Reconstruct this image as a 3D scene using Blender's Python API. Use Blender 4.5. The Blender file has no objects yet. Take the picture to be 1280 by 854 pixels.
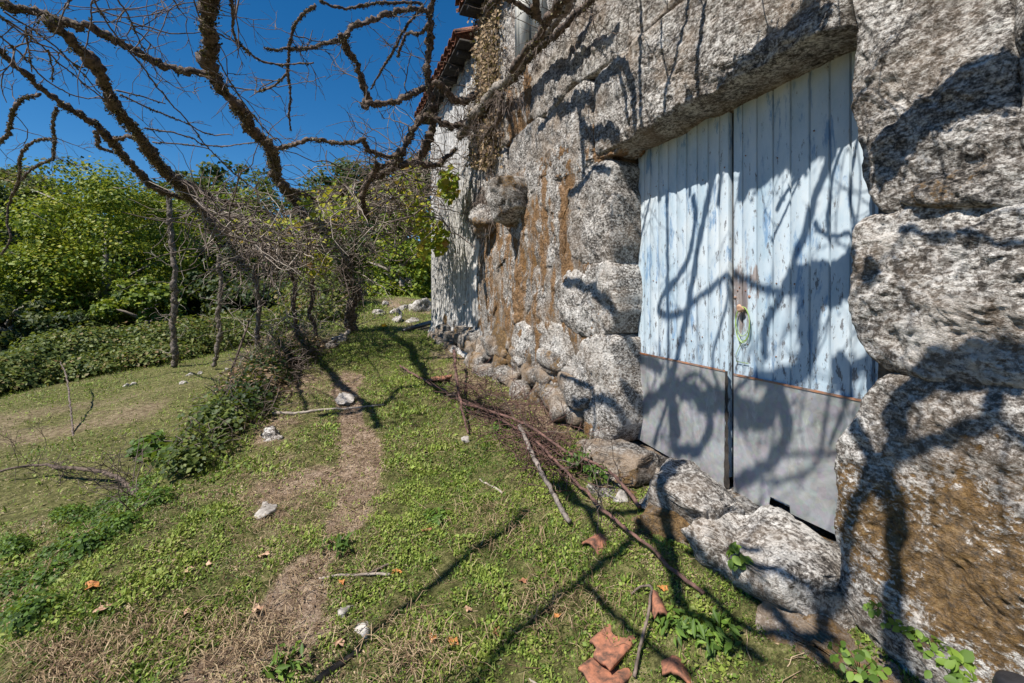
import bpy, math, random
import numpy as np
from mathutils import Vector
random.seed(7); rng = np.random.default_rng(7)
C = bpy.context.scene.collection
sc = bpy.context.scene

# ------------------------------------------------------------ camera, sky, sun, exposure
EYE = 1.6; F = 569.0; CX = 640.0; HY = 362.0
TH = math.atan(226.0 / F); CT, ST = math.cos(TH), math.sin(TH)
cam_d = bpy.data.cameras.new('camera'); cam = bpy.data.objects.new('camera', cam_d); C.objects.link(cam)
cam.location = (0, 0, EYE); cam.rotation_euler = (math.pi / 2, 0, -TH)
cam_d.sensor_width = 36; cam_d.lens = F / 1280 * 36; cam_d.shift_y = -(427 - HY) / 1280
cam_d.clip_start = 0.02; cam_d.clip_end = 3000
sc.camera = cam
LD = np.array([1.0, 0.33, -1.45]); LD /= np.linalg.norm(LD)      # direction the sunlight travels
w = bpy.data.worlds.new('World'); sc.world = w; w.use_nodes = True
nt = w.node_tree; bg = nt.nodes['Background']
sky = nt.nodes.new('ShaderNodeTexSky'); sky.sky_type = 'NISHITA'; sky.sun_disc = False
sky.sun_elevation = math.asin(-LD[2]); sky.sun_rotation = math.atan2(-LD[0], -LD[1]) % (2 * math.pi)
sky.altitude = 1500; sky.air_density = 1.0; sky.dust_density = 0.0; sky.ozone_density = 4.0
hs = nt.nodes.new('ShaderNodeHueSaturation'); hs.inputs['Saturation'].default_value = 1.32
hs.inputs['Value'].default_value = 1.5; hs.inputs['Hue'].default_value = 0.498
nt.links.new(sky.outputs[0], hs.inputs['Color']); nt.links.new(hs.outputs[0], bg.inputs[0])
bg.inputs[1].default_value = 0.053
sd = bpy.data.lights.new('sun', 'SUN'); so = bpy.data.objects.new('sun', sd); C.objects.link(so)
sd.energy = 5.0; sd.angle = math.radians(0.5); sd.color = (1.0, 0.95, 0.87)
so.rotation_euler = Vector(LD).to_track_quat('-Z', 'Y').to_euler(); so.location = (-5, -3, 12)
sc.view_settings.view_transform = 'Standard'; sc.view_settings.look = 'None'
sc.view_settings.exposure = 0.62; sc.view_settings.gamma = 1

# ------------------------------------------------------------ projection helpers (X = into the wall, Y = along it)
def at_depth(px, py, d):
    x = (px - CX) / F * d; z = (HY - py) / F * d
    return np.array([x * CT + d * ST, -x * ST + d * CT, EYE + z])
def on_wall(px, py, n=1.78):
    d = F * n / (CT * (px - 414.0))
    return at_depth(px, py, d)
def at_z(px, py, Z, dmax=9.0):
    d = F * (Z - EYE) / (HY - py) if py < HY - 1 else dmax
    return at_depth(px, py, min(d, dmax))

# ------------------------------------------------------------ numpy noise
def _h(i, j, k, s):
    n = (i * 374761393 + j * 668265263 + k * 2147483647 + s * 1274126177) & 0xFFFFFFFF
    n = ((n ^ (n >> 13)) * 1274126177) & 0xFFFFFFFF
    n = (n ^ (n >> 16)) & 0xFFFFFFFF
    return n.astype(np.float64) / 0xFFFFFFFF
def vn(P, seed=0):
    P = np.asarray(P, float); I = np.floor(P).astype(np.int64); f = P - I; f = f * f * (3 - 2 * f)
    r = 0
    for a in (0, 1):
        wa = f[..., 0] if a else 1 - f[..., 0]
        for b in (0, 1):
            wb = f[..., 1] if b else 1 - f[..., 1]
            for c in (0, 1):
                wc = f[..., 2] if c else 1 - f[..., 2]
                r = r + wa * wb * wc * _h(I[..., 0] + a, I[..., 1] + b, I[..., 2] + c, seed)
    return r * 2 - 1
def fbm(P, sc_, octv=4, seed=0, gain=0.5):
    P = np.asarray(P, float); r = 0; a = 1.0; s = sc_
    for o in range(octv):
        r = r + a * vn(P * s + 17.3 * o, seed + o); a *= gain; s *= 2.03
    return r
def sstep(a, b, x):
    t = np.clip((x - a) / (b - a), 0, 1); return t * t * (3 - 2 * t)

# ------------------------------------------------------------ ground height
PATH_PX = [(440, 470), (432, 500), (446, 545), (452, 600), (440, 650), (405, 700), (375, 750), (330, 800), (270, 854), (180, 960)]
def gz0(X, Y):
    zt = -1.48 + 0.085 * (np.clip(Y, -3, 9.3) - 1)
    zt = zt + 0.24 * sstep(0.75, 1.55, X) * sstep(6, 2, Y) + 0.12 * sstep(1.0, 1.6, X) * sstep(2.5, 3.5, Y) * sstep(8.5, 7, Y)
    ne = -1.15 + 0.05 * (np.clip(Y, 0, 10) - 1) + 0.25 * sstep(9, 13, Y)
    zm = -2.25 + 0.085 * np.clip(X + 6, -4, 6) + 0.022 * (np.clip(Y, 0, 20) - 4)
    k = sstep(-0.75, 0.1, X - ne)
    z = zm + (zt - zm) * k
    # land behind the house rises gently, then the wooded hill
    z = z + 0.5 * sstep(9.5, 14, Y) * sstep(-2.2, 0.5, X) * 1.0
    d = np.sqrt(X ** 2 + Y ** 2)
    L = (Y - 14.5) - 0.67 * (X + 4)                      # beyond the hedge line
    z = z + sstep(2, 30, L) * 5.5 + sstep(25, 110, L) * 9
    return z + EYE
def gz(X, Y):
    X = np.asarray(X, float); Y = np.asarray(Y, float)
    P = np.stack([X, Y, X * 0], -1)
    return gz0(X, Y) + fbm(P, 1.1, 3, 5) * 0.045 + fbm(P, 7.0, 3, 9) * 0.012
_D = 1.1 * 1.006 ** np.arange(900)
def on_ground(px, py):
    dx = (px - CX) / F; dz = (HY - py) / F
    A = np.array([dx * CT + ST, -dx * ST + CT, dz])
    X = A[0] * _D; Y = A[1] * _D; f = EYE + A[2] * _D - gz0(X, Y)
    i = np.nonzero(f <= 0)[0]; i = int(i[0]) if len(i) else 899
    lo, hi = _D[max(i - 2, 0)], _D[min(i + 2, 899)]
    dd = np.linspace(lo, hi, 24); f = EYE + A[2] * dd - gz(A[0] * dd, A[1] * dd)
    j = np.nonzero(f <= 0)[0]; d = dd[int(j[0])] if len(j) else hi
    p = np.array([0, 0, EYE]) + A * d; p[2] = float(gz(p[0], p[1])); return p
def on_ground_fast(px, py):
    dx = (px - CX) / F; dz = (HY - py) / F; A = np.array([dx * CT + ST, -dx * ST + CT, dz]); d = 2.0
    for _ in range(4):
        d = (float(gz0(A[0] * d, A[1] * d)) - EYE) / dz
    p = np.array([0, 0, EYE]) + A * d; p[2] += .015; return p
PATH = np.array([on_ground(*p)[:2] for p in PATH_PX])
def seg_dist(X, Y, poly):
    best = np.full(X.shape, 1e9)
    for a, b in zip(poly[:-1], poly[1:]):
        ab = b - a; t = np.clip(((X - a[0]) * ab[0] + (Y - a[1]) * ab[1]) / (ab @ ab), 0, 1)
        best = np.minimum(best, np.hypot(X - a[0] - t * ab[0], Y - a[1] - t * ab[1]))
    return best
def greenness(X, Y):
    P = np.stack([X, Y, X * 0], -1)
    g = 0.52 + 0.6 * fbm(P, 1.3, 4, 31) + 0.25 * fbm(P, 6, 3, 77)
    g = np.maximum(g, 0.30 + .2 * fbm(P, 3, 3, 8))
    dp = seg_dist(X, Y, PATH) + 0.06 * fbm(P, 5, 3, 3)
    wdt = 0.045 + 0.12 * sstep(2.5, 1.3, Y)
    g = g - 2.2 * sstep(wdt + 0.10, wdt * 0.6, dp)
    g = g + 0.35 * sstep(0.15, 0.5, X) * sstep(1.5, 1.0, X)
    g = g - 0.25 * sstep(-0.1, -0.5, X) * sstep(-1.2, -0.8, X)
    g = g + 0.35 * sstep(-0.9, -1.2, X) * sstep(-2.2, -1.7, X)
    md = sstep(-1.9, -2.6, X)
    band = 0.5 + 0.5 * fbm(np.stack([X * 0.6 + Y * 0.25, Y * 0.9 - X * 0.5, X * 0], -1), 0.9, 4, 12)
    band = np.maximum(band, .3) - 0.2 * sstep(7, 3, Y) + 0.35 * sstep(9, 12, Y)
    g = g * (1 - md) + band * md
    return np.clip(g, 0, 1)

# ------------------------------------------------------------ node helper + materials
def mat(name):
    m = bpy.data.materials.new(name); m.use_nodes = True; m.node_tree.nodes.clear(); return m, m.node_tree
def nd(t, typ, **kw):
    n = t.nodes.new(typ)
    for k, v in kw.items():
        if k.startswith('_'): setattr(n, k[1:], v); continue
        s = n.inputs[int(k[1:])] if k[0] == 'i' and k[1:].isdigit() else n.inputs[k.replace('__', ' ')]
        if isinstance(v, bpy.types.NodeSocket): t.links.new(v, s)
        else: s.default_value = v
    return n
def geo(t): return nd(t, 'ShaderNodeNewGeometry').outputs['Position']
def mapv(t, v, scale): return nd(t, 'ShaderNodeMapping', Vector=v, Scale=scale).outputs[0]
def noise(t, v, s, d=6, r=0.6, dist=0.0): return nd(t, 'ShaderNodeTexNoise', Vector=v, Scale=s, Detail=d, Roughness=r, Distortion=dist).outputs[0]
def ramp(t, f, stops):
    n = nd(t, 'ShaderNodeValToRGB', Fac=f); e = n.color_ramp.elements
    while len(e) < len(stops): e.new(0.5)
    for i, (p, c) in enumerate(stops):
        e[i].position = p; e[i].color = (c, c, c, 1) if isinstance(c, (int, float)) else (*c, 1)
    return n.outputs[0]
def mix(t, f, a, b, mode='MIX'):
    n = nd(t, 'ShaderNodeMix', _data_type='RGBA', _blend_type=mode)
    for s, v in ((n.inputs[0], f), (n.inputs[6], a), (n.inputs[7], b)):
        if isinstance(v, bpy.types.NodeSocket): t.links.new(v, s)
        else: s.default_value = (*v, 1) if isinstance(v, tuple) else v
    return n.outputs[2]
def mth(t, op, a, b=0.0): return nd(t, 'ShaderNodeMath', _operation=op, i0=a, i1=b).outputs[0]
def out(t, bsdf): nd(t, 'ShaderNodeOutputMaterial', Surface=bsdf)
def attr(t, name): return nd(t, 'ShaderNodeAttribute', _attribute_name=name).outputs['Fac']
def pbsdf(t, col, rough=0.8, bump=None, bs=0.5, bd=0.01, **kw):
    a = dict(Roughness=rough); a.update(kw); a['Base__Color'] = (*col, 1) if isinstance(col, tuple) else col
    if bump is not None:
        a['Normal'] = nd(t, 'ShaderNodeBump', Height=bump, Strength=bs, Distance=bd).outputs[0]
    return nd(t, 'ShaderNodeBsdfPrincipled', **a).outputs[0]

def granite(name, moss=0.5, white=0.5, light=1.0, warm=0.0, stain=0.0, streak=0.0, spot=None):
    m, t = mat(name); p = geo(t)
    wp = nd(t, 'ShaderNodeVectorMath', _operation='ADD', i0=p, i1=(0, 0, 0))
    if streak: p = mapv(t, p, (1, 1, 0.12))
    a = noise(t, p, 8, 8, 0.62, 0.15); b = noise(t, mapv(t, p, (1, .8, 1.35)), 55, 5, 0.7, 0.15); c = noise(t, p, 2.2, 5, 0.6)
    f = noise(t, p, 130, 3, 0.7)
    k = mth(t, 'ADD', mth(t, 'MULTIPLY', a, 0.26), mth(t, 'ADD', mth(t, 'MULTIPLY', b, 0.50), mth(t, 'MULTIPLY', f, 0.24)))
    L = light
    base = ramp(t, k, [(0.41, (0.03 * L, 0.026 * L, 0.023 * L)), (0.465, (0.12 * L, 0.105 * L, 0.092 * L)), (0.51, (0.31 * L, 0.285 * L, 0.26 * L)), (0.575, (0.62 * L, 0.595 * L, 0.56 * L))])
    wl = ramp(t, mth(t, 'ADD', mth(t, 'MULTIPLY', noise(t, p, 4.5, 10, 0.7, 0.8), 0.75), mth(t, 'MULTIPLY', b, 0.25)), [(0.60 - 0.14 * white, 0.0), (0.66 - 0.14 * white, 1.0)])
    col = mix(t, mth(t, 'MULTIPLY', wl, 0.5), base, (0.62 * L, 0.60 * L, 0.57 * L))
    bl = ramp(t, noise(t, p, 30, 8, 0.7, 0.3), [(0.40, 1.0), (0.47, 0.0)])
    col = mix(t, mth(t, 'MULTIPLY', bl, 0.75), col, (0.035, 0.033, 0.032))
    ww = ramp(t, noise(t, p, 3.0, 6, 0.6), [(0.45, 0.0), (0.62, 1.0)])
    col = mix(t, mth(t, 'MULTIPLY', ww, 0.35 + warm), col, (0.27, 0.20, 0.14), 'MIX')
    ms = ramp(t, mth(t, 'ADD', mth(t, 'MULTIPLY', noise(t, mapv(t, p, (1, 1, 0.6)), 2.6, 8, 0.7, 0.5), 0.7), mth(t, 'MULTIPLY', b, 0.3)), [(0.67 - 0.2 * moss, 0.0), (0.70 - 0.2 * moss, 1.0)])
    if spot is not None:
        ds = nd(t, 'ShaderNodeVectorMath', _operation='DISTANCE', i0=p, i1=tuple(spot[0])).outputs['Value']
        ms = ramp(t, mth(t, 'ADD', mth(t, 'MULTIPLY', ds, 0.5 / spot[1]), mth(t, 'MULTIPLY', mth(t, 'SUBTRACT', mth(t, 'ADD', noise(t, p, 4, 8, 0.75, .3), mth(t, 'MULTIPLY', b, .5)), .75), 1.6)), [(0.26, 1.0), (0.36, 0.0)])
    mcol = ramp(t, noise(t, p, 50, 4, 0.8), [(0.35, (0.045, 0.028, 0.012)), (0.55, (0.17, 0.095, 0.03)), (0.7, (0.26, 0.17, 0.07))])
    col = mix(t, mth(t, 'MULTIPLY', ms, 0.88), col, mcol)
    if stain:
        sm = ramp(t, noise(t, mapv(t, p, (1, 1.0, 0.28)), 6.5, 9, 0.7, 0.3), [(0.56 - 0.08 * stain, 0.0), (0.62 - 0.08 * stain, 1.0)])
        col = mix(t, mth(t, 'MULTIPLY', sm, 0.85), col, ramp(t, b, [(0.4, (0.10, 0.05, 0.018)), (0.6, (0.27, 0.14, 0.045))]))
    if streak:
        sk = ramp(t, noise(t, mapv(t, p, (1, 1, 0.4)), 30, 6, 0.65, 0.2), [(0.40, 0.0), (0.58, 1.0)])
        col = mix(t, 0.75, col, mix(t, sk, (0.15, 0.14, 0.13), (0.66, 0.65, 0.63)))
    hgt = mth(t, 'ADD', mth(t, 'MULTIPLY', a, 1.0), mth(t, 'ADD', mth(t, 'MULTIPLY', b, 0.7), mth(t, 'MULTIPLY', f, 0.25)))
    out(t, pbsdf(t, col, 0.9, hgt, 1.0, 0.012 if streak else 0.022, Specular__IOR__Level=0.25))
    return m

def simple(name, c1, c2, s=20, rough=0.8, bs=0.5, bd=0.005, stretch=(1, 1, 1), **kw):
    m, t = mat(name); p = mapv(t, geo(t), stretch)
    a = noise(t, p, s, 8, 0.65, 0.3); col = ramp(t, a, [(0.36, c1), (0.64, c2)])
    out(t, pbsdf(t, col, rough, a, bs, bd, **kw)); return m

def leafmat(name, stops, trans=0.35, rough=0.55):
    m, t = mat(name); v = attr(t, 'tint'); col = ramp(t, v, stops)
    d = pbsdf(t, col, rough, Specular__IOR__Level=0.35)
    tr = nd(t, 'ShaderNodeBsdfTranslucent', Color=mix(t, 0.35, col, (0.30, 0.36, 0.02))).outputs[0]
    out(t, nd(t, 'ShaderNodeMixShader', Fac=trans, i1=d, i2=tr).outputs[0]); return m

M = {}
M['granite'] = granite('weathered granite', 0.25, 0.5)
M['granite_seam'] = granite('stained joint fill', 0.6, 0.35, 0.75, 0.3, stain=0.9)
M['granite_spot'] = granite('granite with a patch of brown moss', 1.0, 0.55, spot=(on_wall(1165, 700, 1.68), 0.36))
M['granite_foot'] = granite('brown mossed granite', 1.0, 0.5)
M['granite_moss'] = granite('mossy granite', 0.72, 0.45)
M['granite_white'] = granite('lichened granite', 0.1, 0.8, 1.1)
M['granite_stain'] = granite('stained granite', 0.35, 0.5, 1.0, 0.1, stain=1.25)
M['granite_warm'] = granite('warm granite', 0.2, 0.45, 1.05, 0.2)
M['granite_base'] = granite('earthy granite', 0.8, 0.1, 0.85, 0.5)
M['granite_rubble'] = granite('soiled rubble', 0.62, 0.05, 0.72, 0.55)
M['plaster'] = granite('limewashed render', 0.1, 0.8, 1.5, 0.0, streak=1.0)
M['render_grey'] = granite('grey render', 0.3, 0.6, 1.15, 0.0)
M['mortar'] = simple('earth mortar', (0.05, 0.036, 0.024), (0.19, 0.14, 0.095), 18, 0.95, 1.0, 0.02)
M['bark'] = simple('vine bark', (0.015, 0.010, 0.008), (0.17, 0.12, 0.09), 30, 0.9, 1.0, 0.012)
M['bark_post'] = simple('post bark', (0.05, 0.04, 0.032), (0.22, 0.18, 0.15), 34, 0.9, 0.8, 0.006)
M['bark_grey'] = simple('grey bark', (0.09, 0.075, 0.06), (0.38, 0.33, 0.28), 34, 0.9, 0.8, 0.006)
M['twig'] = simple('twig bark', (0.035, 0.025, 0.02), (0.20, 0.15, 0.12), 20, 0.85)
M['twig_pale'] = simple('pale twig', (0.20, 0.16, 0.13), (0.42, 0.36, 0.30), 20, 0.85)
M['stick_grey'] = simple('weathered stick', (0.05, 0.04, 0.035), (0.26, 0.22, 0.19), 30, 0.9, 0.8, 0.005)
M['dead_red'] = simple('reddish dead wood', (0.04, 0.02, 0.017), (0.18, 0.095, 0.075), 22, 0.9, 0.8, 0.005)
M['terracotta'] = simple('terracotta', (0.09, 0.05, 0.035), (0.40, 0.16, 0.09), 30, 0.9, 0.5, 0.004)
M['bone'] = simple('white stone', (0.16, 0.14, 0.12), (0.48, 0.44, 0.40), 20, 0.9, 0.6, 0.005)
M['black'] = simple('black rubber', (0.012, 0.012, 0.014), (0.03, 0.03, 0.034), 30, 0.5)
M['dark'] = simple('dark old timber and gap shade', (0.012, 0.010, 0.009), (0.05, 0.04, 0.032), 30, 0.9)
M['frame'] = simple('white painted timber', (0.50, 0.48, 0.42), (0.72, 0.70, 0.64), 12, 0.6, 0.4, 0.002, (1, 1, 0.2))
M['yellow'] = simple('yellow petal', (0.75, 0.42, 0.01), (0.85, 0.55, 0.02), 20, 0.6)
M['string'] = simple('green twine', (0.22, 0.36, 0.06), (0.38, 0.52, 0.16), 30, 0.6)
M['knob'] = simple('bare wood knob', (0.42, 0.24, 0.15), (0.66, 0.42, 0.28), 30, 0.6)
M['rust'] = simple('rust', (0.20, 0.17, 0.15), (0.42, 0.16, 0.06), 14, 0.85)
M['lichen'] = leafmat('lichen and moss', [(0.0, (0.02, 0.013, 0.008)), (0.6, (0.075, 0.052, 0.022)), (0.85, (0.20, 0.17, 0.09)), (1.0, (0.36, 0.35, 0.24))], 0.1, 0.9)
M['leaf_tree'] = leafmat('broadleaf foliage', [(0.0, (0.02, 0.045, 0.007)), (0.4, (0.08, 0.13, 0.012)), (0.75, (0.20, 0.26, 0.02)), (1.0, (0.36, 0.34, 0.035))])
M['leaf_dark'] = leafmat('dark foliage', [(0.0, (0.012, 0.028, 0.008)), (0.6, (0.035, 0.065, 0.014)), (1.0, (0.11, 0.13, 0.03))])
M['leaf_hedge'] = leafmat('bramble foliage', [(0.0, (0.03, 0.055, 0.012)), (0.45, (0.085, 0.12, 0.024)), (0.75, (0.19, 0.22, 0.05)), (0.9, (0.22, 0.17, 0.07)), (1.0, (0.20, 0.12, 0.05))])
M['leaf_vine'] = leafmat('yellowing vine leaves', [(0.0, (0.12, 0.19, 0.015)), (0.5, (0.30, 0.36, 0.03)), (0.85, (0.52, 0.46, 0.04)), (1.0, (0.36, 0.18, 0.05))], 0.45)
M['leaf_weed'] = leafmat('weed leaves', [(0.0, (0.03, 0.065, 0.01)), (0.6, (0.10, 0.18, 0.025)), (1.0, (0.22, 0.33, 0.05))])
M['leaf_dry'] = leafmat('dried leaves', [(0.0, (0.06, 0.038, 0.024)), (0.5, (0.24, 0.155, 0.09)), (1.0, (0.50, 0.38, 0.24))], 0.2, 0.8)
M['grass'] = leafmat('grass and clover', [(0.0, (0.035, 0.065, 0.012)), (0.4, (0.12, 0.19, 0.028)), (0.66, (0.29, 0.37, 0.065)), (0.74, (0.27, 0.20, 0.11)), (1.0, (0.66, 0.54, 0.36))], 0.3, 0.6)

def ground_mat():
    m, t = mat('earth and turf'); p = geo(t); g = attr(t, 'green'); fo = attr(t, 'wood')
    a = noise(t, p, 14, 8, 0.7, 0.5); b = noise(t, p, 70, 5, 0.7, 0.6)
    straw = noise(t, mapv(t, p, (1, 3.0, 1)), 60, 5, 0.7, 1.5)
    k = mth(t, 'ADD', mth(t, 'MULTIPLY', a, 0.4), mth(t, 'ADD', mth(t, 'MULTIPLY', b, 0.3), mth(t, 'MULTIPLY', straw, 0.3)))
    dirt = ramp(t, k, [(0.40, (0.05, 0.03, 0.02)), (0.48, (0.19, 0.13, 0.09)), (0.55, (0.36, 0.27, 0.20)), (0.63, (0.55, 0.45, 0.36))])
    turf = ramp(t, k, [(0.40, (0.022, 0.022, 0.009)), (0.48, (0.085, 0.085, 0.03)), (0.55, (0.19, 0.18, 0.07)), (0.64, (0.36, 0.31, 0.17))])
    gm = ramp(t, mth(t, 'ADD', g, mth(t, 'MULTIPLY', mth(t, 'SUBTRACT', b, 0.5), 0.9)), [(0.18, 0.0), (0.50, 1.0)])
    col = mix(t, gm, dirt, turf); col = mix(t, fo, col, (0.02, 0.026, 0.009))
    out(t, pbsdf(t, col, 0.95, k, 1.0, 0.03, Specular__IOR__Level=0.1)); return m
M['ground'] = ground_mat()

def door_mat(name, seed):
    m, t = mat(name); p = geo(t); P = mapv(t, p, (1, 1, 0.06)); 
    g = noise(t, P, 60, 6, 0.65, 0.2)                         # vertical grain
    pt = noise(t, mapv(t, p, (1, 1, 0.22)), 14, 9, 0.72, 0.4)
    base = ramp(t, noise(t, mapv(t, p, (1, 1, 0.5)), 4, 7, 0.7), [(0.3, (0.30, 0.42, 0.51)), (0.5, (0.47, 0.555, 0.62)), (0.7, (0.60, 0.64, 0.655))])
    blue = ramp(t, pt, [(0.38, 1.0), (0.45, 0.0)])
    col = mix(t, mth(t, 'MULTIPLY', blue, 0.8), base, (0.13, 0.25, 0.42))
    # flaking increases towards the lower half of the boards
    sx = nd(t, 'ShaderNodeSeparateXYZ', Vector=p)
    low = ramp(t, nd(t, 'ShaderNodeMapRange', Value=sx.outputs['Z'], i1=2.4, i2=1.2).outputs[0], [(0.0, -0.02), (1.0, 0.06)])
    fl = ramp(t, mth(t, 'SUBTRACT', noise(t, mapv(t, p, (1, 1, 0.3)), 38, 8, 0.75, 0.2), low), [(0.362, 1.0), (0.39, 0.0)])
    col = mix(t, mth(t, 'MULTIPLY', fl, 0.9), col, mix(t, g, (0.03, 0.05, 0.08), (0.22, 0.20, 0.19)))
    # bare wood near the latch
    dx = nd(t, 'ShaderNodeVectorMath', _operation='DISTANCE', i0=mapv(t, p, (1, 1.0, 0.45)), i1=(2.0, 1.77, 1.56 * 0.45)).outputs['Value']
    bw = ramp(t, mth(t, 'ADD', mth(t, 'MULTIPLY', dx, 2.1), mth(t, 'MULTIPLY', noise(t, mapv(t, p, (1, 1, .25)), 20, 7, 0.7), 0.9)), [(0.56, 1.0), (0.62, 0.0)])
    col = mix(t, mth(t, 'MULTIPLY', bw, 0.85), col, ramp(t, g, [(0.3, (0.10, 0.06, 0.045)), (0.7, (0.33, 0.26, 0.23))]))
    h = mth(t, 'ADD', mth(t, 'MULTIPLY', g, 0.5), mth(t, 'SUBTRACT', 0.0, mth(t, 'MULTIPLY', fl, 0.4)))
    out(t, pbsdf(t, col, 0.55, h, 0.6, 0.004)); return m
M['door'] = door_mat('flaking pale blue paint', 0)
def zinc():
    m, t = mat('galvanised sheet'); p = geo(t)
    v = nd(t, 'ShaderNodeTexVoronoi', Vector=p, Scale=38.0).outputs['Color']
    n1 = noise(t, p, 5, 8, 0.7, 0.8); n2 = noise(t, p, 90, 4, 0.8)
    col = ramp(t, n1, [(0.3, (0.24, 0.245, 0.25)), (0.7, (0.43, 0.435, 0.44))])
    scf = ramp(t, noise(t, mapv(t, p, (1, 1, .35)), 9, 9, 0.75, 0.6), [(0.56, 0.0), (0.66, 1.0)])
    col = mix(t, mth(t, 'MULTIPLY', scf, 0.4), col, (0.66, 0.67, 0.68))
    rs = ramp(t, noise(t, p, 16, 8, 0.7), [(0.29, 1.0), (0.33, 0.0)])
    col = mix(t, mth(t, 'MULTIPLY', rs, 0.6), col, (0.22, 0.12, 0.07))
    col = mix(t, 0.10, col, v, 'SOFT_LIGHT')
    sp = ramp(t, n2, [(0.70, 0.0), (0.76, 1.0)])
    col = mix(t, mth(t, 'MULTIPLY', sp, 0.6), col, (0.75, 0.76, 0.77))
    out(t, pbsdf(t, col, ramp(t, n1, [(0.3, 0.38), (0.7, 0.6)]), noise(t, p, 3.5, 4, 0.6), 0.5, 0.03, Metallic=0.25)); return m
M['zinc'] = zinc()
def glassm():
    m, t = mat('window pane'); out(t, pbsdf(t, (0.10, 0.12, 0.13), 0.15)); return m
M['glass'] = glassm()

# ------------------------------------------------------------ mesh helpers
class MB:
    def __init__(s): s.v = []; s.q = []; s.t = []; s.n = 0; s.tq = []; s.tt = []
    def add(s, V, Q=None, T=None, tint=None):
        V = np.asarray(V, float)
        if Q is not None and len(Q): s.q.append(np.asarray(Q) + s.n); s.tq.append(np.broadcast_to(0.5 if tint is None else tint, (len(Q),)))
        if T is not None and len(T): s.t.append(np.asarray(T) + s.n); s.tt.append(np.broadcast_to(0.5 if tint is None else tint, (len(T),)))
        s.v.append(V); s.n += len(V)
    def build(s, name, material, parent=None, smooth=False, tint=False, origin=None):
        V = np.concatenate(s.v)
        q = np.concatenate(s.q) if s.q else np.zeros((0, 4), int); t = np.concatenate(s.t) if s.t else np.zeros((0, 3), int)
        me = bpy.data.meshes.new(name)
        o = bpy.data.objects.new(name, me); C.objects.link(o)
        if parent is not None: off = np.array(parent.location) if parent.parent is None else np.array(parent.parent.location) + np.array(parent.location); o.parent = parent
        elif origin is None: off = np.array([V[:, 0].mean(), V[:, 1].mean(), V[:, 2].min()]); o.location = off
        else: off = np.array(origin); o.location = off
        me.vertices.add(len(V)); me.vertices.foreach_set('co', (V - off).astype(np.float32).ravel())
        nl = len(q) * 4 + len(t) * 3; me.loops.add(nl); me.polygons.add(len(q) + len(t))
        me.loops.foreach_set('vertex_index', np.concatenate([q.ravel(), t.ravel()]).astype(np.int32))
        ls = np.concatenate([np.arange(len(q)) * 4, len(q) * 4 + np.arange(len(t)) * 3]).astype(np.int32)
        me.polygons.foreach_set('loop_start', ls)
        me.update(calc_edges=True)
        if smooth: me.polygons.foreach_set('use_smooth', np.ones(len(me.polygons), bool))
        if tint:
            a = me.attributes.new('tint', 'FLOAT', 'FACE'); a.data.foreach_set('value', np.concatenate(s.tq + s.tt).astype(np.float32))
        me.materials.append(material); me.validate(); return o
def tag(o, label=None, cat=None, group=None, kind=None):
    for k, v in (('label', label), ('category', cat), ('group', group), ('kind', kind)):
        if v: o[k] = v
    return o
def empty(name, loc, label=None, cat=None, group=None):
    o = bpy.data.objects.new(name, None); C.objects.link(o); o.location = [float(x) for x in loc]; o.empty_display_size = 0.1
    return tag(o, label, cat, group)
def part_empty(name, parent):
    o = bpy.data.objects.new(name, None); C.objects.link(o); o.parent = parent; return o

def grid_faces(nu, nv, wrap=False):
    i = np.arange(nu - 1)[:, None]; j = np.arange(nv if wrap else nv - 1)[None, :]
    j2 = (j + 1) % nv
    return np.stack([i * nv + j, i * nv + j2, (i + 1) * nv + j2, (i + 1) * nv + j], -1).reshape(-1, 4)

def resample(P, step):
    P = np.asarray(P, float); d = np.linalg.norm(np.diff(P, axis=0), axis=1); L = np.concatenate([[0], np.cumsum(d)])
    n = max(3, int(L[-1] / step) + 1); u = np.linspace(0, L[-1], n)
    return np.stack([np.interp(u, L, P[:, k]) for k in range(P.shape[1])], -1), u, L
def smoothpoly(P, it=2, closed=False):
    P = np.asarray(P, float)
    for _ in range(it):
        if closed:
            Q = np.roll(P, -1, 0); P = np.stack([0.75 * P + 0.25 * Q, 0.25 * P + 0.75 * Q], 1).reshape(-1, P.shape[1])
        else:
            a = P[:-1]; b = P[1:]; M_ = np.stack([0.75 * a + 0.25 * b, 0.25 * a + 0.75 * b], 1).reshape(-1, P.shape[1])
            P = np.concatenate([P[:1], M_[1:-1], P[-1:]])
    return P
def tube(mb, P, R, sides=8, rough=0.0, seed=0, tint=None, cap=True, nf=25):
    P = np.asarray(P, float); n = len(P); R = np.broadcast_to(R, (n,)).astype(float)
    T = np.gradient(P, axis=0); T /= np.linalg.norm(T, axis=1)[:, None] + 1e-9
    up = np.array([0.13, 0.21, 1.0]); up = up if abs(T.mean(0) @ up) < 0.9 else np.array([1.0, 0.1, 0.1])
    A = np.cross(T, up); A /= np.linalg.norm(A, axis=1)[:, None] + 1e-9; B = np.cross(T, A)
    th = np.arange(sides) * 2 * math.pi / sides
    D = A[:, None, :] * np.cos(th)[None, :, None] + B[:, None, :] * np.sin(th)[None, :, None]
    V = P[:, None, :] + D * R[:, None, None]
    if rough:
        k = 1 + rough * fbm(V * np.array([1, 1, 1]), nf, 3, seed)
        V = P[:, None, :] + D * (R[:, None] * k)[..., None]
    V = V.reshape(-1, 3); Q = grid_faces(n, sides, True)
    Tt = None
    if cap:
        V = np.concatenate([V, P[:1], P[-1:]]); j = np.arange(sides); j2 = (j + 1) % sides
        Tt = np.concatenate([np.stack([np.full(sides, n * sides), j2, j], -1), np.stack([np.full(sides, n * sides + 1), (n - 1) * sides + j, (n - 1) * sides + j2], -1)])
    mb.add(V, Q, Tt, tint)
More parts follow.
